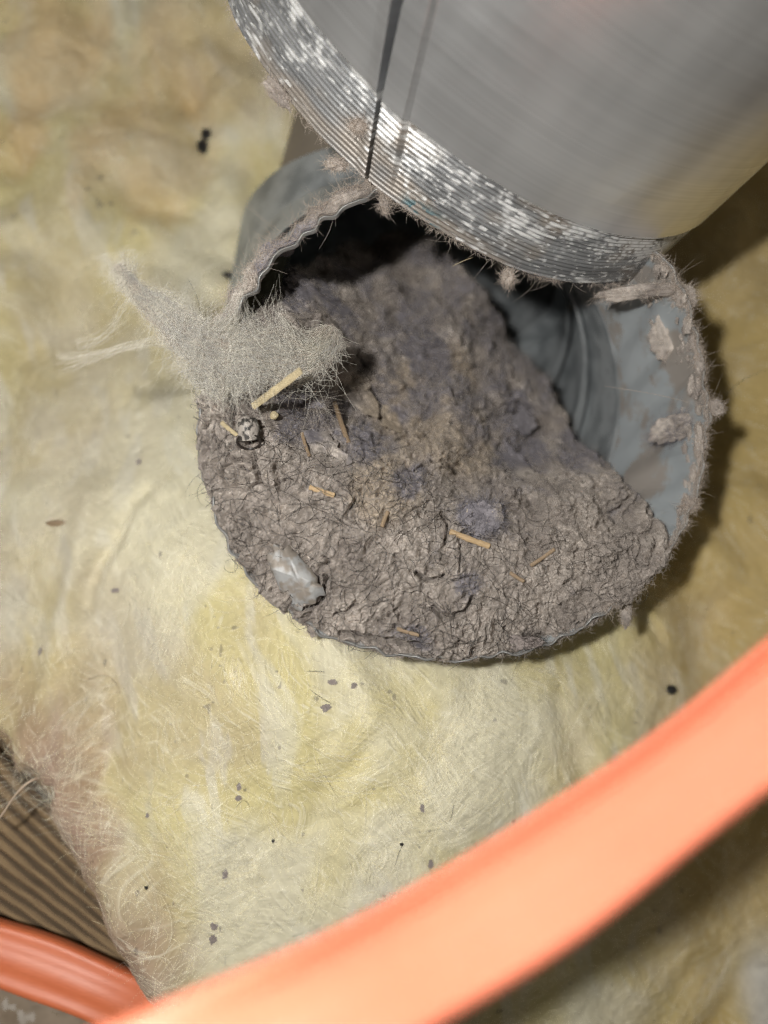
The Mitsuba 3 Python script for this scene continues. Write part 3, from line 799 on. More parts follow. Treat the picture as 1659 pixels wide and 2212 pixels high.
def duct_fringe(n, seed, L, r, m, key, lo=-2.2, hi=2.2):
    g = np.random.default_rng(seed)
    f = PS0 + g.uniform(lo, hi, n)
    dens = meshkit.noise(np.stack([f * 9, f * 0, f * 0], -1), 5)
    f = f[g.uniform(0, 1, n) < 0.15 + dens ** 2 * 1.3]
    n = len(f)
    b = duct_pt(f, g.uniform(-0.0002, 0.0008, n), np.full(n, RD + 0.0001))
    d = -AD * 0.6 + g.normal(0, 0.6, (n, 3))
    rad = (b - CD) - ((b - CD) @ AD)[:, None] * AD; rad /= np.linalg.norm(rad, axis=1, keepdims=True)
    d += 0.7 * rad; d /= np.linalg.norm(d, axis=1, keepdims=True)
    s = np.linspace(0, 1, 6)
    Lr = L * g.gamma(1.5, 0.6, n)
    bend = g.normal(0, 0.8, (n, 3))
    Pp = b[:, None] + Lr[:, None, None] * (s[None, :, None] * d[:, None] + (s ** 2)[None, :, None] * bend[:, None] * 0.6)
    return add(key, tubes(Pp, r), m, kind='stuff')


# ------------------------------------------------------------------ lint that hangs from the metal
tag('edge_lint', 'thin fringe of pale lint fibres clinging to the rim of the upper duct', 'lint')
duct_fringe(4200, 301, 0.0006, 0.000028, 'm_lint_pale', 'edge_lint__fibres')
duct_fringe(300, 302, 0.0022, 0.000024, 'm_lint_pale', 'edge_lint__long_fibres')


def fluff_lump(key, c, r, squash, seed, m='m_lint', fm='m_lint_pale', n=700, L=0.0008, rot=0.0, label=None, cat='lint', group=None, sub=4):
    v, f = blob(r, seed, squash, 0.55, sub, 1.8)
    ca, sa = math.cos(rot), math.sin(rot)
    Rm = np.array([[ca, -sa, 0], [sa, ca, 0], [0, 0, 1]])
    v = v @ Rm.T
    v += 0.7 * r * (meshkit.fbm(v / r * 2.6 + seed, 4, seed) - 0.5)[:, None] * v / (np.linalg.norm(v, axis=1, keepdims=True) + 1e-9)
    g = np.random.default_rng(seed)
    i = g.integers(0, len(v), n)
    d = v[i] / (np.linalg.norm(v[i], axis=1, keepdims=True) + 1e-9) * 0.6 + g.normal(0, 0.7, (n, 3))
    s = np.linspace(0, 1, 5)
    Lr = L * g.uniform(0.3, 1.4, n)
    Pp = v[i][:, None] * 0.96 + Lr[:, None, None] * (s[None, :, None] * d[:, None] + (s ** 2)[None, :, None] * g.normal(0, 0.5, (n, 1, 3)))
    c = np.asarray(c)
    k = key
    while k in labels:
        k = f"{key}_{int(k[-3:]) + 1 if k != key else 1:03d}"
    tag(k, label, cat, group)
    add(k + '__wad', (v + c, f), m)
    add(k + '__fuzz', tubes(Pp + c, 0.000026), fm, kind='stuff')
    return k


def on_duct(u, v, lift=0.0):
    a, s = duct_hit(u, v)
    return duct_pt(np.array(a), np.array(s), np.array(RD + lift))


fluff_lump('lint_wad', on_duct(600, 200), .0022, (1.5, .6, .8), 1, rot=-0.9, label='pinkish grey lint wad on the left edge of the upper duct', fm='m_lint_pale')
fluff_lump('lint_wad', on_duct(728, 346) + [0, -.0004, -.001], .0014, (1.3, .8, .8), 2, label='small lint wad under the duct rim just left of the seam')
fluff_lump('lint_wad', on_duct(775, 272, .0002), .0012, (1, .8, .4), 3, label='tan lint speck on the duct just left of the seam slit', m='m_lint')
fluff_lump('lint_wad', W(1098, 600, .006), .0012, (.8, 1.1, .8), 4, label='small pinkish lint wad hanging from the duct rim over the black opening')
fluff_lump('lint_wad', W(832, 440, .006), .0013, (.7, 1.3, .7), 5, label='lint wad hanging at the tip of the elbow mouth below the seam')
fluff_lump('lint_wad', W(1352, 1322, -.013), .0016, (.75, 2.0, .7), 6, label='short stalk of lint hanging off the lower right of the mouth', n=500)
fluff_lump('lint_wad', W(1545, 880, -.0125), .0016, (1.1, 1.0, .6), 7, label='square fuzzy lint wad sticking out from the right of the mouth', n=500)
fluff_lump('lint_wad', W(1490, 1090, -.0115), .0013, (1.3, .8, .6), 8, label='pale lint wad on the lower right edge of the mouth')
fluff_lump('lint_wad', W(1440, 725, -.022), .0042, (.8, 1.35, .5), 9, label='large pale lint flake on the inner wall at the right of the mouth', n=900, rot=.15)
fluff_lump('lint_wad', W(1450, 690, -.022), .0028, (.9, 1.0, .5), 10, label='pinkish lint flake on the inner wall above the largest flake', n=400)
fluff_lump('lint_wad', W(1455, 925, -.018), .0034, (1.6, .8, .4), 11, label='spiky purplish lint flake on the inner wall of the right side', n=900, L=.0014, rot=.35, fm='m_lint_violet')
fluff_lump('lint_wad', W(1380, 630, -.013), .0036, (2.6, .40, .3), 12, label='ragged strip of lint along the top right of the mouth', n=900, L=.0014, rot=.12)
fluff_lump('lint_wad', W(1478, 640, -.013), .0026, (1.0, .9, .5), 13, label='lint tuft at the top right corner of the mouth', n=600, L=.0011)
fluff_lump('lint_wad', W(1508, 770, -.0125), .0020, (.35, 1.4, .35), 14, label='narrow lint tuft on the right rim beside the pale flake', n=500)
fluff_lump('lint_wad', W(1510, 960, -.012), .0024, (.35, 1.8, .3), 15, label='tan lint strip along the right rim below the square wad', n=600)


def rim_fringe(a0, a1, n, L, seed, key, m):
    g = np.random.default_rng(seed)
    f = g.uniform(a0, a1, n)
    b = rim_xy(f, g.uniform(-0.0012, 0.0003, n)) + np.stack([f * 0, f * 0, g.uniform(-.0010, .0008, n)], -1)
    out = np.stack([np.cos(f), np.sin(f), f * 0], -1)
    d = 0.5 * out + g.normal(0, 0.6, (n, 3))
    s = np.linspace(0, 1, 5)
    Lr = L * g.gamma(2, 0.45, n)
    Pp = b[:, None] + Lr[:, None, None] * (s[None, :, None] * d[:, None] + (s ** 2)[None, :, None] * g.normal(0, 0.5, (n, 1, 3)))
    add(key, tubes(Pp, 0.000027), m, kind='stuff')


def rim_ang(u, v):
    p = on_rim(u, v)
    return math.atan2(p[1] - YC, p[0] - XC)


gcl = np.random.default_rng(88)
CLM = []
for kc in range(110):
    f_ = gcl.uniform(-0.75, 0.80); dn = gcl.beta(1, 2.2) * 0.016
    b0 = rim_xy(np.array([f_]), -0.0004, 1)[0] + D0 * dn
    v_, f__ = blob(gcl.uniform(.0004, .0013), 700 + kc, (gcl.uniform(.3, .6), gcl.uniform(.8, 1.8), gcl.uniform(.5, 1.2)), .7, 3, 2.4)
    v_ = v_ + .0005 * (meshkit.fbm(v_ / .0004 + kc, 2, kc) - .5)[:, None] * np.sign(v_)
    CLM.append((v_ + b0 - np.array([math.cos(f_), math.sin(f_), 0]) * .0003, f__))
tag('rim_lint', 'fuzzy lint coat on the scalloped rim of the elbow, thickest at the upper left', 'lint')
add('rim_lint__clumps', join(*CLM), 'm_lint', label='lint clumps stuck to the inside of the right rim', kind='stuff')
rim_fringe(-0.95, 0.85, 10000, 0.0006, 401, 'rim_lint__fuzz', 'm_lint_pale')
rim_fringe(-2.9, -0.95, 2200, 0.0004, 402, 'rim_lint__fuzz', 'm_lint_fibre')
A0, A1 = rim_ang(480, 715), rim_ang(850, 415)
A0, A1 = max(A0, A1), min(A0, A1)
fa_ = np.linspace(A1 - 0.1, A0 + 0.05, 520)
prof = np.array([(.0003, -.0002), (.0006, .0007), (.0013, .0009), (.0022, .0006), (.0032, -.0004), (.0040, -.0018), (.0046, -.0040), (.0050, -.008), (.0056, -.012), (.0066, -.016)])
pr = np.array([np.interp(np.linspace(0, 9, 46), np.arange(10), prof[:, k]) for k in (0, 1)])
FAa, K = np.meshgrid(fa_, np.arange(46), indexing='ij')
thick = (0.45 + 0.9 * meshkit.fbm(np.stack([FAa * 8, FAa * 0, FAa * 0], -1), 3, 77)) * sst(0, .12, FAa - fa_[0] + .02) * sst(0, .12, fa_[-1] - FAa + .02)
B = rim_xy(FAa.ravel(), 0, 1).reshape(*FAa.shape, 3)
rad = np.stack([np.cos(FAa), np.sin(FAa), FAa * 0], -1)
B = B + rad * (pr[0][K] * thick)[..., None] + np.array([0, 0, 1.0]) * pr[1][K][..., None]
nz = 0.0016 * (meshkit.fbm(B / 0.0016, 4, 78) - 0.5) + 0.0008 * (meshkit.fbm(B / 0.0005, 3, 79) - 0.5)
B = B + (rad * 0.6 + np.array([0, 0, 0.8])) * (nz * sst(0, 4, K))[..., None]
add('rim_lint__crust', (B.reshape(-1, 3), grid_faces(len(fa_), 46)), 'm_lint', label='grey brown lint crust outside the upper left of the rim')
g = np.random.default_rng(403)
bi = g.integers(0, B.shape[0], 2600), g.integers(0, 34, 2600)
bp = B[bi]
d = np.array([-0.2, 0.3, 0.7]) + g.normal(0, .7, (2600, 3))
s = np.linspace(0, 1, 5)
Lr = 0.0011 * g.gamma(2, .5, 2600)
add('rim_lint__crust_fuzz', tubes(bp[:, None] + Lr[:, None, None] * (s[None, :, None] * d[:, None] + (s ** 2)[None, :, None] * g.normal(0, .5, (2600, 1, 3))), 0.000026), 'm_lint_pale', kind='stuff')


# ------------------------------------------------------------------ the wool tuft pulled over the rim
def wisp(pts, widths, zw, n, length, r, seed, curl=0.5, seg=9, wild=0.25):
    pts = np.array([W(u, v, z) for u, v, z in pts])
    g = np.random.default_rng(seed)
    M = 400
    C = spline(pts, M)
    ws = np.interp(np.linspace(0, 1, M), np.linspace(0, 1, len(widths)), widths)
    seglen = np.linalg.norm(np.diff(C, axis=0), axis=1).sum()
    wgt = ws + 0.2 * ws.mean(); cdf = np.cumsum(wgt) / wgt.sum()
    t0 = np.interp(g.uniform(0, 1, n), cdf, np.linspace(0, 1, M))
    frac = length / seglen * g.gamma(3, 1 / 3, n) * g.choice([-1, 1], n)
    s = np.linspace(-0.5, 0.5, seg)
    tt = np.clip(t0[:, None] + frac[:, None] * s[None], 0, 1)
    ii = (tt * (M - 1)).astype(int)
    base = C[ii]
    tang = np.gradient(C, axis=0); tang /= np.linalg.norm(tang, axis=1, keepdims=True)
    nrm = np.cross(tang, [0, 0, 1]); nrm /= np.linalg.norm(nrm, axis=1, keepdims=True)
    rad_ = np.sqrt(g.uniform(0, 1, n)); an = g.uniform(0, 2 * np.pi, n)
    o1, o2 = rad_ * np.cos(an), rad_ * np.sin(an)
    w_ = ws[ii]
    sw = g.normal(0, wild, (n, 1)) * s[None] * 2 + g.normal(0, wild, (n, 1)) * (s[None] ** 2) * 4
    sh = g.normal(0, wild, (n, 1)) * s[None] * 2
    Pp = base + nrm[ii] * (w_ * (o1[:, None] + sw))[..., None] + np.array([0, 0, 1.0]) * (zw * w_ * (o2[:, None] + sh))[..., None]
    Pp += curl * 0.0022 * (np.stack([meshkit.fbm(Pp / 0.006 + k * 9.1, 3, seed + k) for k in range(3)], -1) - 0.5)
    jit = g.normal(0, 1, (n, 3)) * 0.0002
    return Pp + jit[:, None]


TU = 'wool_tuft'
tag(TU, 'wispy pale grey tuft of glass wool pulled out over the left of the mouth', 'glass wool')
body = [(712, 712, .004), (690, 745, .008), (650, 768, .012), (600, 768, .015), (540, 768, .018), (480, 762, .020), (430, 735, .022)]
neck = [(500, 775, .019), (440, 745, .021), (395, 710, .021), (350, 672, .021), (310, 640, .020), (270, 605, .018), (255, 575, .017)]
hang = [(610, 800, .015), (540, 812, .016), (480, 815, .017), (440, 805, .017), (420, 785, .017)]
BW, NW = [.0016, .0036, .0046, .0050, .0052, .0048, .0036], [.0050, .0040, .0031, .0024, .0017, .0012, .0008]


def core(pts, widths, zw, seed):
    C = spline([W(u, v, z - .0006) for u, v, z in pts], 90)
    ws = np.interp(np.linspace(0, 1, 90), np.linspace(0, 1, len(widths)), widths)
    ws = ws * np.sqrt(np.clip(np.minimum(np.linspace(0, 1, 90), np.linspace(1, 0, 90)) * 10, 0.001, 1)) * 0.62
    an = np.linspace(0, 2 * np.pi, 49)[:-1]
    tg = np.gradient(C, axis=0); tg /= np.linalg.norm(tg, axis=1, keepdims=True)
    nr = np.cross(tg, [0, 0, 1]); nr /= np.linalg.norm(nr, axis=1, keepdims=True)
    V_ = C[None] + ws[None, :, None] * (np.cos(an)[:, None, None] * nr[None] + zw * np.sin(an)[:, None, None] * np.array([0, 0, 1.0]))
    V_ = V_ + 0.0022 * (np.stack([meshkit.fbm(V_ / 0.0028 + 3.1 * k, 4, seed + k) for k in range(3)], -1) - .5) * np.clip(ws / .003, 0, 1)[None, :, None]
    return V_.reshape(-1, 3), grid_faces(48, 90, True)


add(TU + '__core', join(core(body, BW, .5, 520), core(neck[:5], [w * .8 for w in NW[:5]], .5, 530)), 'm_wool_core')
for nm, mat, k, rr in (('grey_fibres', 'm_wool_grey', 0.85, .000032), ('pale_fibres', 'm_wool', 0.6, .000030), ('tan_fibres', 'm_lint_pale', 0.2, .000030)):
    sd = int(k * 100) + 600
    Q_ = [tubes(wisp(body, BW, .58, int(1500 * k), .010, rr, sd, 1.5, 9, .32), rr), tubes(wisp(neck, NW, .6, int(2100 * k), .008, rr, sd + 1, 1.3, 9, .32), rr),
          tubes(wisp(hang, [.0016, .0028, .0034, .0032, .002], .5, int(600 * k), .007, rr, sd + 2, 1.6, 9, .4), rr)]
    add(TU + '__' + nm, join(*Q_), mat, kind='stuff')
st1 = [(470, 785, .02), (430, 765, .021), (385, 742, .021), (330, 738, .020), (270, 752, .018), (200, 775, .016), (130, 790, .014)]
add(TU + '__strand', tubes(wisp(st1, [.0015, .0014, .0010, .0006, .0007, .0012, .0024], 0.8, 75, .016, .000024, 504, 0.9, 12), .000028), 'm_wool', kind='stuff')
st2 = [(310, 640, .02), (275, 665, .019), (250, 700, .018), (210, 735, .016), (170, 750, .015)]
add(TU + '__loose_ends', tubes(wisp(st2, [.0028, .0018, .0012, .0014, .0024], 0.8, 60, .006, .000022, 505, 1.2), .000024), 'm_wool', kind='stuff')
tip = [(280, 610, .018), (258, 580, .017), (246, 555, .017)]
add(TU + '__tip', tubes(wisp(tip, [.0026, .0026, .0022], 0.8, 200, .004, .000022, 506, 1.4, 9, .6), .000024), 'm_wool', kind='stuff')
spray = np.concatenate([wisp(body, [w * 1.5 for w in BW], .7, 420, .005, .00002, 507, 1.8, 9, .5), wisp(neck, [w * 1.7 for w in NW], .7, 420, .005, .00002, 508, 1.8, 9, .5)])
add(TU + '__halo', tubes(spray, .000024), 'm_wool', kind='stuff')


# ------------------------------------------------------------------ straws, foil, tube, seed on the lint
def lint_pt(u, v, lift=0.0):
    p = W(u, v, 0.0)
    for _ in range(12):
        z = float(base_at_([[p[0], p[1]]])[0])
        p = W(u, v, z)
    z = max(float(lint_at(np.array([p[0] + a]), np.array([p[1] + b]))[0]) for a in (-.0006, 0, .0006) for b in (-.0006, 0, .0006))
    return W(u, v, z + lift)


def straw(a, b, width, m, label, seed, flat=0.5, lift=.0006, bend=.00008, la=None, lb=None, fixed=None):
    p0, p1 = (W(*a, fixed[0]), W(*b, fixed[1])) if fixed else (None, None)
    p0, p1 = (p0, p1) if fixed else (lint_pt(*a, la if la is not None else lift), lint_pt(*b, lb if lb is not None else lift))
    n, k = 24, 14
    t = np.linspace(0, 1, n)
    c = p0 + (p1 - p0) * t[:, None]
    d = (p1 - p0) / np.linalg.norm(p1 - p0)
    side = np.cross(d, [0, 0, 1]); side /= np.linalg.norm(side)
    up = np.cross(side, d)
    c = c + side * (bend * np.sin(np.pi * t))[:, None]
    an = np.linspace(0, 2 * np.pi, k + 1)[:-1]
    wv = width / 2 * (1 + 0.12 * (meshkit.fbm(np.stack([t * 9 + seed, t * 0, t * 0], -1), 3, seed) - .5) * 2)
    rid = 1 + 0.10 * np.cos(an * 4)
    v = c[:, None] + wv[:, None, None] * ((np.cos(an) * rid)[None, :, None] * side + flat * (np.sin(an) * rid)[None, :, None] * up)
    i, j = np.meshgrid(np.arange(n - 1), np.arange(k), indexing='ij')
    q0, q1 = i * k + j, i * k + (j + 1) % k
    f = np.concatenate([np.stack([q0, q1, q1 + k], -1).reshape(-1, 3), np.stack([q0, q1 + k, q0 + k], -1).reshape(-1, 3)])
    v = v.reshape(-1, 3)
    capA, capB = len(v), len(v) + 1
    v = np.vstack([v, c[0] - d * 0.0001, c[-1] + d * 0.0001])
    jj = np.arange(k)
    f = np.vstack([f, np.stack([jj * 0 + capA, (jj + 1) % k, jj], 1), np.stack([jj * 0 + capB, (n - 1) * k + jj, (n - 1) * k + (jj + 1) % k], 1)])
    add('straw', (v, f), m, 40, label=label, category='straw')


straw((546, 878), (650, 800), .0013, 'm_straw', 'flat yellow straw slanting across the lint just below the wool tuft', 1, .35, fixed=(.0150, .0225))
straw((972, 1148), (1057, 1180), .0011, 'm_straw_tan', 'tan rounded stalk near the middle of the lint', 2, .7, .0004)
straw((1146, 1222), (1198, 1186), .0007, 'm_straw_brown', 'brown splinter lying right of the tan stalk', 3, .5, .0002)
straw((1102, 1237), (1132, 1256), .0007, 'm_straw_brown', 'very short brown splinter below the tan stalk', 4, .5, .0001)
straw((478, 912), (512, 940), .0007, 'm_straw', 'thin pale straw tip against the small dark tube', 5, .5, .0005)
straw((668, 1052), (722, 1070), .0009, 'm_straw_tan', 'small tan husk lying in the left half of the lint', 6, .5, .0001)
straw((858, 1358), (905, 1372), .0007, 'm_straw_brown', 'thin brown stalk at the bottom edge of the lint', 7, .5, .0001)
straw((722, 868), (752, 955), .0009, 'm_straw_brown', 'long dusty stalk sunk in the hollow right of the wool tuft', 8, .5, .0001)
straw((652, 935), (668, 985), .0006, 'm_straw_brown', 'thin upright stalk in the hollow below the seed', 9, .5, .0005)
straw((838, 1105), (825, 1138), .0007, 'm_straw_brown', 'short dark stalk in the middle of the left mound', 10, .6, .0004)

v, f = blob(.0010, 9, (1.0, 1.05, .7), .3, 3, 2.2)
add('seed', (v * 0.8 + lint_pt(592, 897, .0003), f), 'm_straw', label='pale round seed in the hollow below the flat straw', category='seed')

# crumpled foil
c = lint_pt(632, 1242, .0002)
nu, nv = 110, 64
gfo = np.random.default_rng(23)
Uu, Vv = np.meshgrid(np.linspace(-1, 1, nu), np.linspace(-1, 1, nv), indexing='ij')
ragged = lambda t, k: np.interp(t, np.linspace(-1, 1, k), gfo.uniform(-1, 1, k))
fx = Uu * 0.0067 * (1 + 0.10 * ragged(Vv, 9)); fy = Vv * 0.0034 * (1 + .14 * ragged(Uu, 15) + 0.20 * Uu) * (1 - 0.30 * np.abs(Uu) ** 5)


def planes(k, span, tilt):
    cx_, cy_ = gfo.uniform(-.0067, .0067, k), gfo.uniform(-.0035, .0035, k)
    ax_, ay_ = gfo.normal(0, tilt, k) * .5, gfo.normal(0, tilt, k)
    return np.stack([gfo.uniform(0, span) + ax_[i] * (fx - cx_[i]) + ay_[i] * (fy - cy_[i]) for i in range(k)])


fz = 0.6 * planes(9, .0008, .30).min(0) + 0.5 * np.sort(planes(14, .0006, .35), 0)[5] + 0.4 * np.sort(planes(16, .0005, .4), 0)[9]
fz = np.clip(fz - fz.mean(), -.0009, .0010) + 0.0009 * (1 - Vv ** 2) - .0006 * (np.abs(Uu) ** 8 + np.abs(Vv) ** 8) + .0007
th_ = math.radians(-57)
v = np.stack([fx * math.cos(th_) - fy * math.sin(th_), fx * math.sin(th_) + fy * math.cos(th_), fz], -1)
vt = v.reshape(-1, 3); vb = vt - [0, 0, .0004]
ff = grid_faces(nu, nv)
ring_i = np.r_[np.arange(nv), np.arange(1, nu) * nv + nv - 1, (nu - 1) * nv + np.arange(nv - 1)[::-1], np.arange(1, nu - 1)[::-1] * nv]
sk = np.stack([ring_i, np.roll(ring_i, -1), np.roll(ring_i, -1) + nu * nv], 1), np.stack([ring_i, np.roll(ring_i, -1) + nu * nv, ring_i + nu * nv], 1)
add('foil_scrap', (np.vstack([vt, vb]) + c, np.vstack([ff, ff[:, ::-1] + nu * nv, *sk])), 'm_foil', 12, label='crumpled silver foil scrap pressed into the lint at the lower left', category='foil')

# little dark tube with an open ring end
pA, pB = lint_pt(532, 905, .0008), lint_pt(537, 952, .0016)
d = pB - pA; Lt = np.linalg.norm(d); d /= Lt
side = np.cross(d, [0, 0, 1]); side /= np.linalg.norm(side); up = np.cross(side, d)
an = np.linspace(0, 2 * np.pi, 49)[:-1]
tag('small_tube', 'small dark dusty tube with a shiny open end, half sunk in the lint', 'tube')


def tube_surf(prof):
    R = np.stack([pA + d * s + r * (np.cos(an)[:, None] * side + 0.9 * np.sin(an)[:, None] * up) for s, r in prof], 1)
    return R.reshape(-1, 3), grid_faces(48, len(prof), True)


add('small_tube__barrel', tube_surf([(-.0006, .0004), (0, .0018), (Lt * .3, .0022), (Lt * .96, .0021), (Lt * .96, .0017), (Lt * .2, .0016), (Lt * .2, .0001)]), 'm_dark_tube')
tilt = d * 0.75 + np.array([0, 0, 0.65]); tilt /= np.linalg.norm(tilt)
s2 = np.cross(tilt, side)
big = np.linspace(0, 2 * np.pi, 65)
Pp = (pB + .0002 * d + .0022 * (np.cos(big)[:, None] * side + np.sin(big)[:, None] * s2))[None]
add('small_tube__ring', tubes(Pp, .00024, 8, False), 'm_hair', label='glossy black ring at its open end')


# fluffy scraps on the lint
fluff_lump('fibre_scrap', lint_pt(1122, 1388, .0002), .0026, (1.7, .55, .35), 31, m='m_crumb', fm='m_hair', n=500, L=.0016, rot=.02, label='dark matted fibre scrap at the bottom edge of the lint', cat='fibre scrap')
fluff_lump('fibre_scrap', lint_pt(1040, 1118, .0003), .0032, (1.35, 1.0, .4), 32, m='m_lint', fm='m_lint_violet', n=900, L=.0016, rot=.3, label='violet grey lint pad just above the tan stalk', cat='lint')
fluff_lump('fibre_scrap', lint_pt(665, 862, .0006), .0020, (1.7, .8, .7), 33, m='m_lint', fm='m_lint_fibre', n=500, L=.0022, rot=-.5, label='curling brown lint shred right of the flat straw', cat='lint')
fluff_lump('lint_wad', W(675, 1362, -.004), .0010, (1, 1.2, .8), 34, label='tiny dark lint crumb just off the lower left of the mouth', n=160)


# ------------------------------------------------------------------ single hairs
def hair(pts, r, label, m='m_hair', cat='hair'):
    c = spline([p if len(p) == 3 and isinstance(p, np.ndarray) else np.asarray(p) for p in pts], 40)
    add('hair', tubes(c[None], r, 5), m, label=label, category=cat)


def L_(pts, lift=.0006):
    return [lint_pt(u, v, lift) for u, v in pts]


def I_(pts, lift=.0005):
    out = []
    for u, v in pts:
        p = W(u, v, -.02)
        for _ in range(25):
            p = 0.5 * p + 0.5 * W(u, v, float(ins_at(np.array([p[0]]), np.array([p[1]]))[0]))
        z = float(ins_at(np.array([p[0]]), np.array([p[1]]))[0]) + lift
        out.append(W(u, v, z))
    return out


hair([W(1562, 872, -.03), W(1582, 840, -.03), W(1610, 818, -.028), W(1665, 798, -.026)], .00005, 'dark curved hair over the insulation at the right edge of the view')
hair([W(1305, 834, -.002), W(1365, 843, -.004), W(1430, 855, -.006), W(1500, 874, -.009)], .00004, 'pale straight hair spanning the right inner wall', 'm_lint_pale')
hair(L_([(940, 1310), (985, 1330), (1040, 1290), (1090, 1305), (1150, 1340)]), .000045, 'dark wavy hair in the lower middle of the lint')
hair(L_([(1085, 1415), (1075, 1370), (1100, 1330), (1135, 1325)]) , .00004, 'dark curled hair above the dark fibre scrap')
hair([*L_([(1075, 1370), (1090, 1398)]), W(1120, 1418, -.004), W(1180, 1424, -.004)], .00005, 'dark hair overhanging the bottom rim below the fibre scrap')
hair([*L_([(1168, 1380)]), W(1165, 1402, -.006), W(1150, 1418, -.006)], .00004, 'short dark hair poking down past the bottom rim')
hair(L_([(655, 1030), (690, 1058), (735, 1075)]), .00005, 'dark stiff hair crossing the small tan husk')
hair(L_([(700, 1060), (725, 1040), (748, 1030), (790, 1020)]), .00004, 'thin dark hair on the left mound')
hair(L_([(925, 1105), (985, 1100), (1020, 1085)]), .00004, 'thin dark hair left of the violet lint pad')
hair(L_([(870, 1200), (890, 1245), (905, 1270)]), .00005, 'dark curved hair right of the foil scrap')
hair(L_([(615, 1130), (640, 1105), (690, 1090)]), .00004, 'dark hair above the foil scrap')
hair([W(548, 1244, .012), *L_([(580, 1238), (612, 1226)])], .00004, 'dark hair crossing the left rim by the foil scrap')
hair([W(486, 1112, .012), *L_([(530, 1135), (565, 1140)])], .00004, 'dark hair at the left rim above the foil scrap')
hair(L_([(1190, 1232), (1240, 1228), (1300, 1240)]), .00004, 'straight dark hair on the lower right of the lint')
hair(L_([(668, 888), (690, 872), (690, 905), (664, 900)], .002), .00003, 'fine pale looped hair by the curling lint shred', 'm_lint_pale')
hair([W(640, 830, .012), W(644, 845, .012), W(641, 870, .01)], .00003, 'fine hair at the right end of the flat straw')
hair([W(405, 602, .0), W(425, 640, .0), W(432, 670, .002), W(428, 700, .004)], .00003, 'fine dark hair hanging above the neck of the wool tuft')
hair(I_([(183, 1472), (205, 1462), (230, 1460), (252, 1480), (258, 1500)]), .00005, 'thin dark hair curled on the insulation at the far left', 'm_straw_brown')
hair(I_([(668, 1488), (695, 1508), (722, 1522)]), .00005, 'straight dark hair on the insulation below the mouth')
hair(I_([(663, 1450), (680, 1450), (703, 1452)]), .00005, 'short level dark hair on the insulation below the foil scrap')
hair(I_([(687, 1640), (710, 1690), (730, 1725)]), .00003, 'long faint hair in the middle of the insulation')
hair(I_([(980, 1738), (978, 1752), (972, 1775)]), .00005, 'short dark hair upright on the insulation left of the near cable')
hair(I_([(870, 1824), (860, 1848), (853, 1872)]), .00004, 'short brown hair left of the near cable')
hair(I_([(510, 1745), (528, 1730), (540, 1745)]), .00004, 'small dark hair by the pair of grey lint crumbs')
hair([W(978, 575, .008), W(1000, 564, .008), W(1022, 556, .009)], .00006, 'pale stiff bristle poking from under the duct rim', 'm_straw')
c = spline([W(-30, 1790, -.012), W(10, 1752, -.010), W(38, 1712, -.008), W(62, 1690, -.008), W(80, 1682, -.010)], 40)
add('string', tubes(c[None], .00028, 7, False), 'm_brown_fibre', label='pale brown string across the corner of the joist', category='string')

# ------------------------------------------------------------------ crumbs and dark pellets on the insulation
PEL = [(445, 290, 11, 12, 'round dark pellet, upper of the touching pair at the upper left'), (437, 316, 12, 16, 'dark pellet, lower of the touching pair at the upper left'),
       (495, 597, 20, 10, 'dark oblong pellet beside the upper left of the elbow'), (1450, 1490, 11, 10, 'dark round pellet on the insulation above the near cable'),
       (122, 1130, 22, 7, 'brown oblong pellet on the insulation at the left')]
for i, (u, v, a, b, lab) in enumerate(PEL):
    p = I_([(u, v)], .0006)[0]
    k = (ZC - p[2]) / F
    m, f = blob(1.0, 40 + i, (a * k, b * k, min(a, b) * k), .25, 3, 1.5)
    add('pellet', (m + p, f), 'm_pellet' if i < 4 else 'm_straw_brown', label=lab, category='pellet')
CR = [(516, 1700, 6, 10, 'thin grey lint crumb, upper of the pair at lower left'), (514, 1724, 10, 8, 'dark lint crumb, lower of the pair at lower left'), (486, 1888, 8, 13, 'grey lint crumb with a tail at the lower left'),
      (462, 2002, 10, 10, 'round grey lint crumb, upper of a pair near the bottom'), (460, 2030, 10, 14, 'oblong grey lint crumb, lower of a pair near the bottom'), (88, 1408, 7, 14, 'dark lint crumb at the far left of the insulation'),
      (1245 - 315, 1868, 8, 14, 'grey lint crumb near the upper edge of the near cable'), (716, 1475, 15, 8, 'grey lint crumb right under the level hair'), (702, 1530, 15, 12, 'largest grey lint crumb below the mouth'),
      (805 - 40, 1482, 9, 9, 'faint grey lint crumb under the bottom of the mouth'), (590, 1817, 4, 6, 'tiny black speck in the lower middle of the insulation'), (912, 1745, 6, 12, 'thin grey crumb in the middle right of the insulation'),
      (316, 1918, 5, 5, 'tiny black speck on the whitish fold near the bottom'), (318, 1762, 5, 6, 'tiny dark speck near the joist edge'), (868, 1824 + 0, 5, 5, 'tiny black speck above the near cable'),
      (250, 1275, 12, 8, 'blurred grey crumb at the left'), (300, 1000, 8, 12, 'blurred dark crumb left of the tuft skirt'), (668, 1362, 6, 6, 'tiny dark speck below the lower left rim')]
for i, (u, v, a, b, lab) in enumerate(CR):
    p = I_([(u, v)], .0002)[0]
    k = (ZC - p[2]) / F
    m, f = blob(0.62, 60 + i, (a * k, b * k, min(a, b) * k * .4), 1.15, 4, 2.2)
    add('crumb', (m + p, f), 'm_pellet' if 'black' in lab else 'm_crumb', label=lab, category='crumb')


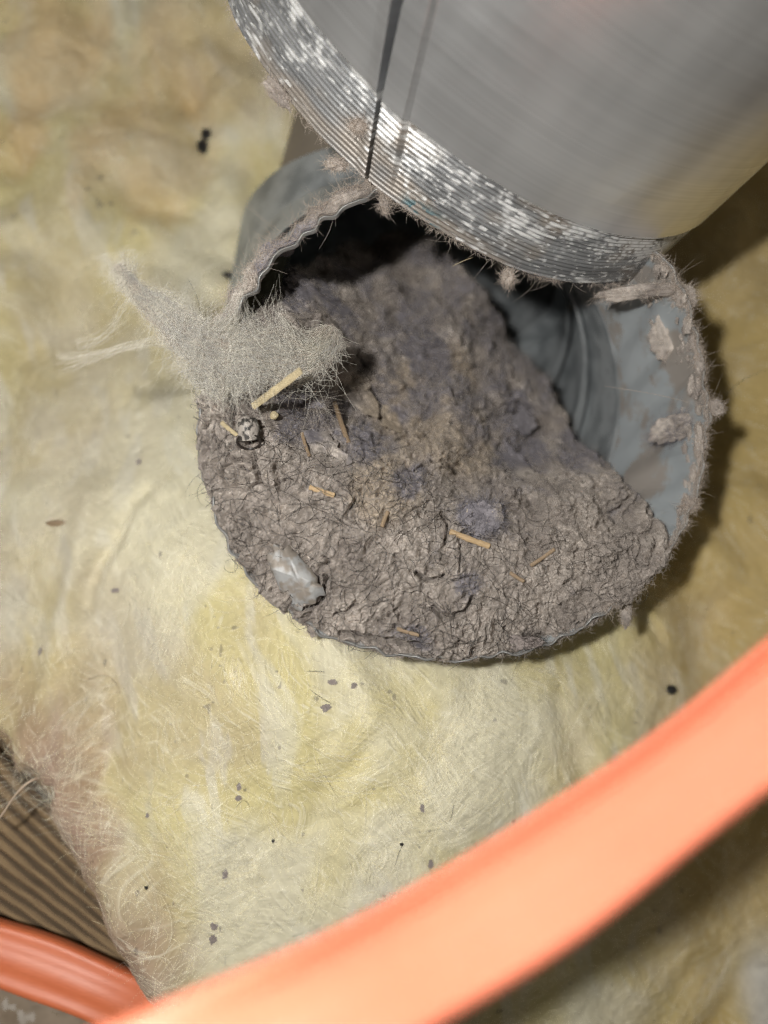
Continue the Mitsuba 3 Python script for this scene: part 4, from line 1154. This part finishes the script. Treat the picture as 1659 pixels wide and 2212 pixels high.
# ------------------------------------------------------------------ orange cables
def cable(key, pts, face, half_w, half_t, label, bead=True, n=160, m='m_orange'):
    c = spline(pts, n)
    t = np.gradient(c, axis=0); t /= np.linalg.norm(t, axis=1, keepdims=True)
    nrm = np.broadcast_to(np.asarray(face, float), c.shape)
    nrm = nrm - (nrm * t).sum(1, keepdims=True) * t; nrm /= np.linalg.norm(nrm, axis=1, keepdims=True)
    side = np.cross(nrm, t)
    k = 200
    an = np.linspace(0, 2 * np.pi, k + 1)[:-1]
    sx = np.sign(np.cos(an)) * np.abs(np.cos(an)) ** 0.45
    sy = np.sign(np.sin(an)) * np.abs(np.sin(an)) ** 0.55
    along = np.linspace(0, 1, n)[:, None]
    g = np.exp(-((sx[None] - 0.70) / 0.11) ** 2) * (0.5 + 0.5 * np.clip(sy, 0, 1)[None])
    dep = (0.95 * sst(0.05, 0.3, along) * (1 - 0.8 * sst(0.86, 0.97, along)) * g) if bead else 0.0
    hump = 0.10 * np.cos(sx * np.pi * 2.0)[None]
    yy = half_t * (sy[None] * (1 + hump) - dep * (sy[None] > 0))
    xx = half_w * np.broadcast_to(sx, (n, k))
    wv = 1 + 0.03 * np.sin(along * 17)
    v = c[:, None] + side[:, None] * (xx * wv)[..., None] + nrm[:, None] * yy[..., None]
    i, j = np.meshgrid(np.arange(n - 1), np.arange(k), indexing='ij')
    q0, q1 = i * k + j, i * k + (j + 1) % k
    f = np.concatenate([np.stack([q0, q1, q1 + k], -1).reshape(-1, 3), np.stack([q0, q1 + k, q0 + k], -1).reshape(-1, 3)])
    v = v.reshape(-1, 3)
    v = np.vstack([v, c[0], c[-1]])
    jj = np.arange(k)
    f = np.vstack([f, np.stack([jj * 0 + n * k, (jj + 1) % k, jj], 1), np.stack([jj * 0 + n * k + 1, (n - 1) * k + jj, (n - 1) * k + (jj + 1) % k], 1)])
    add(key, (v, f), m, True, label=label, category='cable')


NS = 0.86
near = [(1960, 1290, .060), (1800, 1425, .063), (1660, 1545, .065), (1500, 1673, .067), (1330, 1800, .070), (1130, 1938, .074), (900, 2075, .079), (670, 2202, .085), (440, 2312, .089), (150, 2430, .092)]
cable('orange_cable', [W(u, v, ZC - NS * (ZC - z)) for u, v, z in near[::-1]], (-0.42, 0.62, 1.0), 0.0060, .0027, 'thick flat orange cable crossing the lower right corner close to the lens, out of focus', m='m_orange_flashlit')
low = [(-260, 1975, -.024), (-120, 2015, -.024), (0, 2056, -.024), (110, 2095, -.024), (200, 2132, -.024), (280, 2172, -.025), (350, 2225, -.027), (420, 2290, -.03)]
cable('orange_cable', [W(*q) for q in low], (0.25, 0.3, 1.0), .0066, .0036, 'flat orange cable lying beside the joist at the lower left corner', bead=False)
